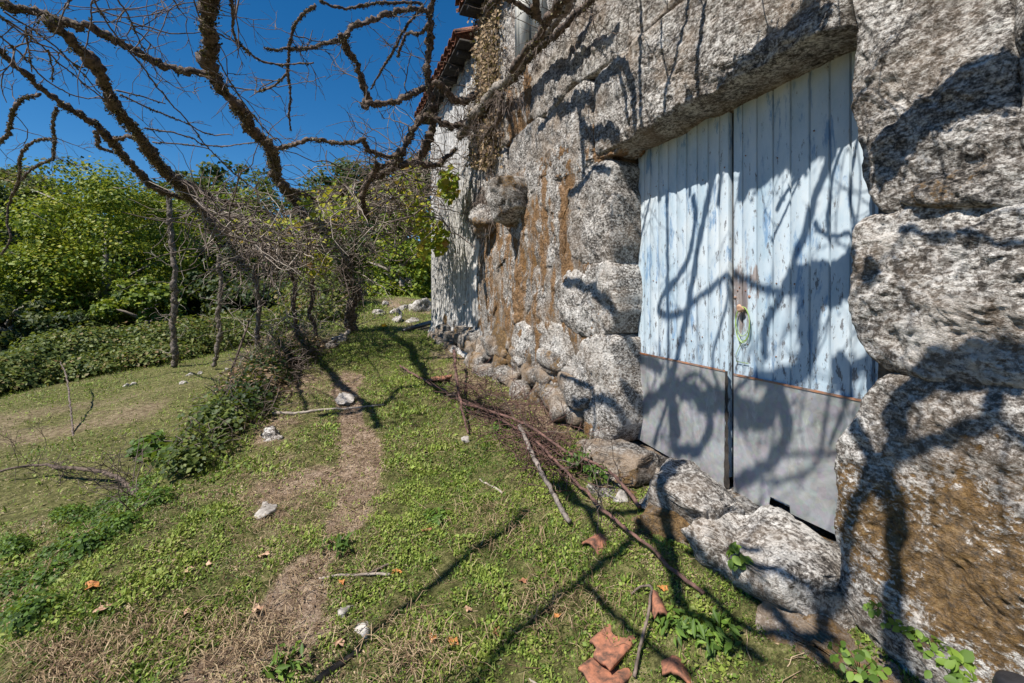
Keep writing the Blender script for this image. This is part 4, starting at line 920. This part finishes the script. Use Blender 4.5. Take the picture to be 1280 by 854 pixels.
# ------------------------------------------------------------ turf: short blades, clover and straw
rg = np.random.default_rng(90)
def turf(n, xlo, xhi, ylo, yhi, hgt, seed, power=1.0, keep=1.0):
    rg = np.random.default_rng(seed)
    X = rg.uniform(xlo, xhi, n); Y = ylo + (yhi - ylo) * rg.random(n) ** power
    px = CX + F * (X * CT - Y * ST) / (X * ST + Y * CT); vis = (X * ST + Y * CT > .8) & (px > -60) & (px < 1350)
    X, Y = X[vis], Y[vis]; g = greenness(X, Y); P2 = np.stack([X, Y, X * 0], -1)
    tuft = fbm(P2, 11, 3, 55)
    k = rg.random(len(X)) < np.clip(0.42 + g * keep * (0.75 + .40 * tuft), .05, 1); X, Y, g, tuft, P2 = X[k], Y[k], g[k], tuft[k], P2[k]
    Z = gz(X, Y) + 0.006; n = len(X); s = hgt * rg.uniform(.4, 1.2, n) * (0.7 + 0.5 * g + .5 * tuft)
    dry = rg.random(n) > (0.16 + g * .46)
    clover = (~dry) & (rg.random(n) < .38)
    v = np.clip(.18 + .52 * rg.random(n) + .20 * tuft + .12 * fbm(P2, 2.2, 3, 71), 0.02, .68); v = np.where(dry, rg.uniform(.74, 1, n), v)
    P = np.stack([X, Y, Z], -1)
    return P, s, dry, clover, v, rg
def build_turf(name, label, *sets):
    mb = MB()
    for P, s, dry, cl, v, rg in sets:
        b = ~cl; n = b.sum()
        a_ = rg.uniform(0, 6.283, n); lean = rg.uniform(.2, 1.2, n); lean = np.where(dry[b], lean + 1.8, lean)
        dr = np.stack([np.cos(a_), np.sin(a_), np.zeros(n)], -1); sd_ = np.stack([-np.sin(a_), np.cos(a_), np.zeros(n)], -1)
        s_ = s[b][:, None]; w_ = s_ * np.where(dry[b], .07, .11)[:, None]; Pb = P[b]
        tip = dr * np.sin(lean)[:, None] * s_ + np.array([0, 0, 1]) * np.maximum(np.cos(lean), .08)[:, None] * s_
        mid = dr * s_ * .25 * np.sin(lean)[:, None] + np.array([0, 0, 1]) * s_ * .5 * np.maximum(np.cos(lean), .3)[:, None]
        V = np.stack([Pb - sd_ * w_ * .6, Pb + mid + sd_ * w_, Pb + tip, Pb + mid - sd_ * w_], 1).reshape(-1, 3)
        I = np.arange(4 * n).reshape(n, 4); mb.add(V, I, None, v[b])
        n = cl.sum(); Pc = P[cl] + np.stack([np.zeros(n), np.zeros(n), s[cl] * rg.uniform(.1, .6, n)], -1)
        leaves(mb, Pc, rg.normal(size=(n, 3)) * .45 + np.array([-.2, -.1, 1]), s[cl] * .5, v[cl], rg, .8)
    o = mb.build(name, M['grass'], tint=True, origin=(0, 0, 0)); tag(o, label, 'grass', kind='stuff'); return o
build_turf('terrace_turf', 'short clover-rich turf with straw on the terrace beside the house',
    turf(290000, -1.4, 1.75, 0.75, 3.2, .024, 1), turf(130000, -1.6, 1.8, 3.2, 9.5, .038, 2, 1.2), turf(30000, -1.8, 2.6, 9.5, 15, .07, 7))
build_turf('meadow_turf', 'thin dry turf on the sloping meadow at the left', turf(100000, -8, -1.5, 1.5, 17, .05, 3, 1.0, .8), turf(60000, -3.4, -1.3, 1.2, 5, .04, 4, 1, .9))
# loose dry litter on the bare parts
mb = MB(); n = 42000; X = rg.uniform(-1.6, 1.7, n); Y = .8 + 7 * rg.random(n) ** 1.4
P = np.stack([X, Y, gz(X, Y) + .008], -1); g = greenness(X, Y); k = rg.random(n) < (1.15 - g); P = P[k]; n = len(P)
leaves(mb, P, rg.normal(size=(n, 3)) * .35 + np.array([0, 0, 1]), rg.uniform(.008, .028, n), rg.random(n), rg, .3)
for i in range(900):
    x = rg.uniform(-1.3, 1.6); y = .9 + 6 * rg.random() ** 1.3; a_ = rg.uniform(0, 6.28); l = rg.uniform(.04, .16); pts = []
    for j in range(4):
        xx, yy = x + math.cos(a_) * l * j / 3 + rg.normal() * .006, y + math.sin(a_) * l * j / 3 + rg.normal() * .006; pts.append((xx, yy, float(gz(xx, yy)) + .012 + .008 * rg.random()))
    tube(mb, np.array(pts), .0018, 3, cap=False, tint=rg.uniform(.3, 1))
o = mb.build('dry_litter', M['leaf_dry'], tint=True); tag(o, 'straw, chaff and tiny twigs scattered over the bare earth', 'litter', kind='stuff')

# ------------------------------------------------------------ small things lying about
def leafobj(px, py, size, tintv, label, seed):
    rg = np.random.default_rng(seed); size *= .8; p = on_ground(px, py) + np.array([0, 0, .022]); ang = rg.uniform(0, 6.28)
    n = 14; mb = MB(); V = [[0, 0, 0.0]]
    for i in range(n):
        a_ = i / n * 6.283; lob = 1 - .38 * abs(math.sin(a_ * 2.5)) ; r = size * .5 * lob * (1.25 if abs(a_ - 3.14) < .5 else 1)
        V.append([r * math.cos(a_) * 1.25, r * math.sin(a_), size * .12 * math.sin(a_ * 2 + seed) + size * .09 * rg.normal()])
    V = np.array(V); c_, s_ = math.cos(ang), math.sin(ang); V = np.stack([V[:, 0] * c_ - V[:, 1] * s_, V[:, 0] * s_ + V[:, 1] * c_, V[:, 2]], -1) + p
    mb.add(V, None, [[0, 1 + i, 1 + (i + 1) % n] for i in range(n)])
    o = mb.build('dry_leaf', M[tintv]); tag(o, label, 'leaf', 'fallen dry leaves on the grass')
M['leaf_orange'] = simple('orange dry leaf', (0.20, 0.07, 0.02), (0.62, 0.26, 0.07), 50, .7)
M['leaf_brown'] = simple('brown dry leaf', (0.15, 0.06, 0.03), (0.36, 0.16, 0.08), 50, .7)
M['leaf_pale'] = simple('pale dry leaf', (0.24, 0.12, 0.07), (0.60, 0.40, 0.27), 50, .7)
for i, (x, y, s, m, l) in enumerate([
    (534, 666, .075, 'leaf_brown', 'curled red-brown dry leaf alone on the green turf right of the path'),
    (496, 720, .055, 'leaf_orange', 'orange dry leaf at the end of the little twig on the path'),
    (427, 733, .04, 'leaf_orange', 'small orange dry leaf on bare earth beside the path twig'),
    (330, 702, .055, 'leaf_pale', 'pale tan dry leaf upper left of the bare path'),
    (234, 719, .06, 'leaf_pale', 'pale pinkish dry leaf on the bank, uppermost of three there'),
    (231, 773, .065, 'leaf_pale', 'pale pinkish dry leaf on the bank below the other bank leaves'),
    (322, 768, .065, 'leaf_pale', 'crumpled beige dry leaf at the left edge of the bare path'),
    (115, 750, .075, 'leaf_orange', 'orange-brown dry leaf deep in the ditch hollow at lower left'),
    (128, 774, .075, 'leaf_pale', 'flat salmon dry leaf just below the ditch hollow'),
    (541, 800, .05, 'leaf_orange', 'bright orange dry leaf, left one of the pair at the bottom centre'),
    (566, 806, .06, 'leaf_orange', 'orange and white dry leaf, right one of the pair at the bottom centre'),
    (586, 766, .045, 'leaf_pale', 'narrow beige dry leaf on grass above the bottom pair'),
    (621, 797, .05, 'leaf_brown', 'dark brown dry leaf right of the bottom pair'),
    (697, 775, .05, 'leaf_orange', 'orange dry leaf in the branch shadow left of the broken tile'),
    (424, 808, .06, 'leaf_pale', 'cream and orange dry leaf at the bottom of the bare path'),
    (653, 732, .045, 'leaf_brown', 'small dark brown dry leaf lying alone in mid lawn'),
    (828, 741, .05, 'leaf_orange', 'thin orange dry leaf between the dead branch and the tile shard'),
    (262, 710, .045, 'leaf_pale', 'cream dry leaf beside the uppermost bank leaf'),
]): leafobj(x, y, s, m, l, i + 3)

def tile_piece(px, py, L, W, rot, label, seed, ridge=True, dz=.02, tiltx=0.0, thick=.014):
    p = on_ground(px, py) + np.array([0, 0, dz]); nu, nv = 10, 15; V = []
    for k in (0, 1):
        for i in range(nu):
            for j in range(nv):
                u = i / (nu - 1) - .5; v = j / (nv - 1) - .5
                z = (.012 * math.exp(-((abs(v) - .36) / .13) ** 2) if ridge else .045 * math.cos(v * 2.6)) - k * thick
                V.append([u * L * (1 - .25 * (v > .2) * (seed % 2)) + .12 * v * W * (seed % 3), v * W, z])
    V = np.array(V); V[:, 2] += tiltx * V[:, 0]; c_, s_ = math.cos(rot), math.sin(rot); V = np.stack([V[:, 0] * c_ - V[:, 1] * s_, V[:, 0] * s_ + V[:, 1] * c_, V[:, 2]], -1) + p
    V += .002 * np.stack([fbm(V, 20, 3, 1), fbm(V, 20, 3, 2), fbm(V, 20, 3, 3)], -1)
    Q = grid_faces(nu, nv); N_ = nu * nv; Q = np.concatenate([Q, Q[:, ::-1] + N_])
    bd = [(i, 0) for i in range(nu)] + [(nu - 1, j) for j in range(1, nv)] + [(i, nv - 1) for i in range(nu - 2, -1, -1)] + [(0, j) for j in range(nv - 2, 0, -1)]
    ids = [i * nv + j for i, j in bd]; Q = np.concatenate([Q, [[ids[k], ids[(k + 1) % len(ids)], ids[(k + 1) % len(ids)] + N_, ids[k] + N_] for k in range(len(ids))]])
    mb = MB(); mb.add(V, Q); o = mb.build('tile_fragment', M['terracotta']); tag(o, label, 'roof tile', 'broken roof tiles in the grass')
tile_piece(770, 805, .24, .13, .34, 'largest broken ridged roof tile lying soil-filled at the bottom of the grass, upper part', 1, tiltx=.1)
tile_piece(764, 838, .24, .15, .38, 'lower half of the large broken ridged roof tile, nearest the bottom edge', 2, dz=.015, tiltx=-.05)
tile_piece(823, 774, .085, .06, 1.3, 'small flat red tile shard standing in the grass above right of the large broken tile', 3, False, .03, .3)
tile_piece(745, 684, .09, .12, .3, 'curved red tile shard half buried beside the end of the grey stick', 4, False, .0, .1)
tile_piece(846, 846, .07, .10, .9, 'curved orange tile shard at the bottom edge of the picture', 5, False, .0)
tile_piece(549, 477, .26, .22, -.6, 'distant red ridged tile leaning at the foot of the house wall', 6, True, .04, .15)

def rockobj(px, py, s, m, label, seed, group=None, name='stone', sq=.8, lift=.0):
    p = on_ground(px, py); mb = MB(); rock(mb, p + np.array([0, 0, s[2] * lift]), s, seed, 4, .25, rot=seed, sq=sq); o = mb.build(name, M[m], smooth=True); tag(o, label, 'stone', group)
rockobj(434, 502, (.17, .10, .06), 'bone', 'flat whitish rock cropping out of the path where the bare earth begins', 11)
rockobj(432, 765, (.035, .05, .02), 'bone', 'fist-sized grey stone sunk in the bare path near the bottom', 12)
rockobj(458, 782, (.04, .05, .015), 'bone', 'flat grey stone flush with the path, just below the fist-sized one', 13)
rockobj(748, 629, (.022, .03, .02), 'bone', 'small bright white stone in the weeds in front of the threshold', 14)
rockobj(777, 622, (.05, .05, .05), 'bone', 'angular cream stone at the foot of the threshold', 15)
rockobj(806, 650, (.06, .06, .04), 'granite_base', 'brownish stone between the cream stone and the threshold', 16)
rockobj(858, 668, (.07, .07, .05), 'granite_base', 'grey-brown rounded stone below the threshold edge', 17)
rockobj(880, 818, (.012, .015, .014), 'bone', 'tiny white pebble in the grass right of the tile shard', 18)
rockobj(583, 551, (.04, .05, .03), 'bone', 'small pale stone in the grass left of the dead branches', 19)
rockobj(330, 640, (.09, .06, .03), 'bone', 'pale flat stone showing through the turf on the bank', 20)
rockobj(340, 545, (.12, .08, .05), 'render_grey', 'grey flat stone at the bank edge below the brambles', 21)
G = 'stones heaped by the path behind the house corner'
for i, (x, y, s, l) in enumerate([
    (524, 388, (.34, .26, .30), 'biggest pale slab-like boulder of the heap beside the house corner'), (481, 382, (.11, .1, .14), 'small upright stone on the left end of the heap'),
    (494, 392, (.2, .18, .12), 'long grey stone in the left middle of the heap'), (497, 401, (.14, .13, .12), 'round stone at the front left of the heap'), (515, 402, (.22, .14, .09), 'low flat stone at the front right of the heap'),
    (505, 387, (.14, .12, .12), 'shadowed stone between the long stone and the big boulder'), (474, 392, (.18, .14, .10), 'half buried stone left of the heap')]):
    rockobj(x, y, s, 'granite_white' if i in (0, 1) else 'render_grey', l, 40 + i, G, 'heap_stone')
rockobj(403, 437, (.24, .15, .09), 'render_grey', 'pale flat stone on the bank right of the brambles', 51)
rockobj(425, 425, (.2, .13, .08), 'render_grey', 'grey stone at the foot of the ivy-clad stem', 52)
for i, (x, y) in enumerate([(237, 469), (250, 467), (168, 481), (230, 481), (158, 483), (282, 463)]):
    rockobj(x, y, (.07, .06, .05), 'bone', ['rightmost but one white stone in the far meadow', 'white stone in the far meadow next to the brambles end', 'white stone in the left middle of the meadow row', 'lower white stone under the pair in the far meadow', 'leftmost white stone of the meadow row', 'rightmost grey-white stone at the meadow edge by the stake'][i], 60 + i, 'white stones strewn over the far meadow', 'meadow_stone')

def stick(pts, w, m, label, name='branch', lift=.03, cat='branch', zs=None, tw=0, seed=0, end=None, Lt=(.12, .45)):
    P = []; 
    for k, (x, y) in enumerate(pts):
        p = on_ground(x, y); z = lift if zs is None else zs[k]; d = p[0] * ST + p[1] * CT
        P.append(p + np.array([0, 0, z]))
    P = np.array(P); D = P[:, 0] * ST + P[:, 1] * CT; R = np.linspace(w[0], w[1], len(P)) * .5 * D / F
    e = empty(name, P[0], label, cat); limb(e, None, None, P=P, R=R, m=m, name='stem', rough=.25, shag=0, sides=8)
    if tw: twigs(e, LIMBS[e.name], tw, Lt, m='twig', seed=seed, rad=.003, sub=2, bias=(0, 0, .15))
    return e
stick([(500, 462), (560, 500), (620, 532), (680, 575), (740, 640), (800, 690), (850, 735), (880, 750)], (2.5, 6), 'dead_red', 'long reddish dead branch slanting down the grass in front of the house', zs=[.05, .06, .08, .10, .06, .06, .05, .03], tw=16, seed=1)
stick([(575, 520), (640, 545), (690, 580), (715, 595), (760, 605), (800, 640)], (3, 5), 'dead_red', 'second dead branch lying higher, close to the wall footing', zs=[.12, .14, .16, .14, .12, .06], tw=14, seed=2)
stick([(648, 556), (665, 590), (690, 630), (712, 664)], (6, 7), 'stick_grey', 'straight grey lichened stick with a sawn end lying across the dead branches', zs=[.14, .12, .08, .05], tw=0, cat='stick')
stick([(568, 470), (570, 500), (578, 530), (585, 548)], (4, 3), 'dead_red', 'short dead upright branch in the twig heap near the distant tile', zs=[.3, .2, .1, .04], tw=10, seed=4)
stick([(0, 605), (48, 600), (80, 606), (120, 607), (145, 615), (165, 630), (178, 640)], (3, 7), 'bark', 'grey cut branch arching in from the left picture edge over the ditch', zs=[.14, .16, .16, .16, .14, .10, .03], tw=60, seed=5, Lt=(.2, .6))
stick([(340, 520), (375, 519), (410, 515), (448, 512), (480, 508)], (5, 2), 'twig_pale', 'thin pale stick lying across the head of the path', lift=.02, cat='stick')
stick([(398, 728), (430, 722), (460, 722), (486, 724)], (3, 4), 'twig_pale', 'pale forked twig lying on the bare path next to the orange leaf', lift=.015, cat='twig')
stick([(462, 722), (490, 708), (520, 694)], (4, 2), 'twig', 'dark thin twig pointing up right from the pale path twig', lift=.015, cat='twig')
stick([(792, 854), (800, 820), (812, 780), (817, 755), (805, 745), (790, 750)], (5, 3), 'twig', 'bent brown twig standing between the large tile and the shard', zs=[.02, .05, .08, .07, .04, .02], cat='twig')
stick([(625, 830), (650, 838), (672, 858)], (3, 3), 'twig_pale', 'white thin stick at the bottom edge left of the large tile', lift=.015, cat='stick')
stick([(396, 852), (425, 830), (450, 812)], (9, 7), 'dark', 'dark half-buried stick at the bottom of the path', lift=.01, cat='stick')
stick([(600, 602), (618, 612), (628, 618)], (3, 3), 'twig_pale', 'short straw-coloured stick in the turf near the dead branches', lift=.015, cat='stick')
stick([(410, 432), (425, 424), (440, 415)], (4, 5), 'twig_pale', 'pale root or stick running down from the foot of the ivy-clad stem', lift=.04, cat='stick')
stick([(92, 545), (84, 505), (75, 494)], (2.5, 1.2), 'twig', 'single curved dead stalk standing in the open meadow', zs=[0, .5, .62], cat='stalk')
p0 = on_ground(505, 417); p1 = on_wall(538, 405, 1.75); p1 = on_ground(538, 407)
mb = MB(); tube(mb, [p0 + np.array([0, 0, .05]), (p0 + p1) / 2 + np.array([0, 0, .07]), p1 + np.array([0.1, 0, .09])], [.035, .045, .05], 10); o = mb.build('black_pipe', M['black'], smooth=True); tag(o, 'black plastic pipe lying on the grass at the far house corner', 'pipe')
p = on_ground(479, 413); e = empty('yellow_flower', p, 'single bright yellow flower in the grass before the stone heap', 'flower')
for k in range(6):
    a_ = k * 1.047; mb = MB(); leaves(mb, np.array([p + np.array([0, 0, .09])]), np.array([[math.cos(a_ + 1.5) * .5, math.sin(a_ + 1.5) * .5, .8]]), .09, .5, np.random.default_rng(k), .7); mb.build('petal', M['yellow'], e)
mb = MB(); rock(mb, p + np.array([0, 0, .1]), (.045, .045, .035), 4, 3, .2, sq=1); mb.build('flower_head', M['yellow'], e)
mb = MB(); tube(mb, [p, p + np.array([0, 0, .09])], .006, 5); mb.build('stem', M['leaf_weed'], e)
c = on_wall(1276, 866, 1.45); mb = MB(); tube(mb, [c + np.array([0, 0, -.05]), c, c + np.array([0, 0, .018]), c + np.array([0, 0, .024])], [.045, .045, .04, .028], 24, rough=0); o = mb.build('round_black_object', M['black'], smooth=True); tag(o, 'black rounded object peeping in at the lower right picture corner', 'object')

# heap of thin dead twigs at the foot of the wall
mb = MB(); rg = np.random.default_rng(101)
for i in range(620):
    t = rg.random(); cx = 565 + 150 * t; cy = 480 + 115 * t + rg.normal() * 15; p = on_ground(cx + rg.normal() * 12, cy) + np.array([0, 0, rg.uniform(.0, .12)]); d = rg.normal(size=3) * np.array([.8, .8, .3]); pts = [p]
    for j in range(6): d = d / np.linalg.norm(d) + rg.normal(size=3) * .2 - np.array([0, 0, .02]); d /= np.linalg.norm(d); pts.append(pts[-1] + d * rg.uniform(.02, .07))
    tube(mb, np.array(pts), .0026, 3, cap=False)
o = mb.build('twig_heap', M['dead_red'], smooth=True); tag(o, 'heap of thin reddish dead twigs along the foot of the granite wall', 'twigs', kind='stuff')

# weeds growing out of joints and along the wall foot
def plant(pos, n, size, r, m, label, seed, h=.08, name='weed', tint=(.3, 1), group=None, blades=False):
    rg = np.random.default_rng(seed); mb = MB(); e = empty(name, pos, label, 'plant', group); P = []; Nn = []
    for i in range(n):
        a_ = rg.uniform(0, 6.28); rr = r * math.sqrt(rg.random()); q = np.array(pos) + np.array([math.cos(a_) * rr, math.sin(a_) * rr, h * rg.uniform(.3, 1)]); P.append(q); Nn.append([math.cos(a_) * .5 - .5, math.sin(a_) * .5 - .2, .9])
    P = np.array(P); leaves(mb, P, np.array(Nn) + .35 * rg.normal(size=(n, 3)), rg.uniform(.6, 1.2, n) * size, rg.uniform(*tint, n), rg, .35 if blades else .7, oval=not blades)
    mb.build('leaves', M[m], e, tint=True)
    mb = MB()
    for q in P[:max(4, n // 3)]: tube(mb, [np.array(pos) + (q - np.array(pos)) * np.array([.2, .2, 0]), (np.array(pos) + q) / 2, q], .0014, 3, cap=False)
    mb.build('stems', M['leaf_weed'], e)
def wp(x, y, n): return on_wall(x, y, n)
plant(wp(960, 654, 1.90), 34, .028, .04, 'leaf_weed', 'bright green little fern growing on the threshold below the metal sheet', 1, .04, 'fern')
plant(wp(921, 712, 1.50), 16, .045, .02, 'leaf_weed', 'hanging green fern in the crack of the threshold stones', 2, .09, 'fern')
plant(wp(722, 585, 1.45), 60, .035, .09, 'leaf_weed', 'green ivy sprig at the wall foot left of the threshold', 3, .12, 'ivy_sprig', (0, .7))
plant(wp(745, 600, 1.45), 40, .03, .07, 'leaf_weed', 'small dark weed between the ivy sprig and the threshold', 4, .08, 'weed', (0, .6))
for i, (x, y, n_, s_, l) in enumerate([(1088, 768, 12, .022, 'short sprig of round leaves at the top of the row under the mossy block'), (1110, 782, 12, .022, 'second sprig down the row under the mossy block'), (1140, 803, 16, .024, 'third leafy sprig in the row along the mossy block foot'), (1165, 815, 14, .024, 'fourth leafy sprit of the row by the mossy block foot'), (1186, 832, 8, .034, 'plant with two large glossy oval leaves near the lower right corner')]):
    plant(wp(x, y, 1.50), n_, s_, .03, 'leaf_weed', l.replace('sprit', 'sprig'), 10 + i, .03, 'wall_weed', (.4, 1), 'weeds rooted along the foot of the mossy block')
plant(wp(1075, 840, 1.42), 44, .026, .07, 'leaf_weed', 'leafy weed clump at the bottom edge beneath the great limb shadow', 20, .06, 'weed', (.2, 1))
plant(wp(1190, 850, 1.45), 18, .028, .05, 'leaf_weed', 'weed with broad leaves at the bottom edge near the lower right corner', 21, .03, 'weed', (.3, 1))
for i, (x, y, l) in enumerate([(585, 515, 'green weed tuft among the dead twigs, farthest up the slope'), (625, 540, 'green weed tuft beside the long dead branch'), (545, 650, 'rich green grass tuft right of the bare path'), (880, 800, 'fresh green dandelion tuft near the bottom right of the lawn'), (850, 790, 'grassy tuft right of the red tile shard'), (420, 690, 'dark green tuft on the edge of the bare path'), (360, 835, 'large dark grass tuft at the bottom left of the path'), (905, 800, 'pale weed seedling under the threshold boulders')]):
    plant(on_ground(x, y), 60, .05, .07, 'leaf_weed', l, 30 + i, .05, 'grass_tuft', (.1, .9), blades=True)

mb = MB(); rg = np.random.default_rng(133)
for (cx, cy, n_) in ((120, 715, 1500), (160, 690, 900), (60, 800, 900), (150, 780, 700), (20, 770, 700), (300, 800, 500), (340, 640, 500), (80, 840, 600), (380, 700, 500), (430, 560, 200), (620, 660, 500), (700, 760, 400), (520, 820, 400)):
    for i in range(n_):
        p = on_ground_fast(cx + rg.normal() * 42, cy + rg.normal() * 26); a_ = rg.uniform(0, 6.28); l = rg.uniform(.03, .10); h_ = rg.uniform(.005, .03)
        q = p + np.array([math.cos(a_) * l, math.sin(a_) * l, h_]); sd_ = np.array([-math.sin(a_), math.cos(a_), 0]) * .0014; m_ = (p + q) / 2 + np.array([0, 0, h_ * .7 + .006])
        mb.add([p - sd_, p + sd_, m_ + sd_, m_ - sd_, q], [[0, 1, 2, 3]], [[3, 2, 4]], rg.random())
o = mb.build('dead_grass', M['leaf_dry'], tint=True); tag(o, 'matted grey-brown dead grass lying in the ditch and on the bank', 'dead grass', kind='stuff')
# dried creeper on the wall corner
cr = empty('dried_creeper', (1.72, 6.6, gz0(1.7, 6.6)), 'column of dried brown creeper leaves hanging down the wall beside the eave', 'creeper')
rg = np.random.default_rng(111); n = 5200; t = rg.random(n); px = 607 + rg.normal(size=n) * (7 + 2 * t) - 6 * (t > .75) * (t - .75) * 4; py = -10 + 220 * t
P = np.array([on_wall(a_, b_, 1.72 - .05 * c_) for a_, b_, c_ in zip(px, py, rg.random(n))])
mb = MB(); leaves(mb, P, rg.normal(size=(n, 3)) + np.array([-1.5, -.3, .2]), rg.uniform(.025, .06, n), rg.random(n), rg, .7); o = mb.build('dead_leaves', M['leaf_dry'], cr, tint=True); o['kind'] = 'stuff'
mb = MB()
for k in range(9):
    x0 = 600 + k * 2; tube(mb, np.array([on_wall(x0 + 3 * math.sin(j * .9 + k), -10 + j * 24, 1.70) for j in range(10)]), .009, 5)
mb.build('stem', M['twig_pale'], cr, smooth=True)
# fibrous lichen hanging at the shadowed wall patch, and a brown root beard near the corbels
mb = MB()
for (cx, cy, rx, ry, n_, nn) in ((600, 262, 12, 26, 900, 1.70), (625, 125, 30, 14, 260, 1.62), (590, 150, 30, 14, 200, 1.62), (612, 190, 8, 30, 260, 1.70)):
    for i in range(n_ // 2):
        p = on_wall(cx + rg.normal() * rx * .5, cy + rg.normal() * ry * .5, nn + rg.uniform(-.03, .08)); d = rg.normal(size=3) * .5 + np.array([0, 0, -.5]); pts = [p, p + d * .06, p + d * .1 + np.array([0, 0, -.05])]
        tube(mb, np.array(pts), .003, 3, cap=False)
o = mb.build('root_beard', M['twig'], cr, smooth=True); o['kind'] = 'stuff'
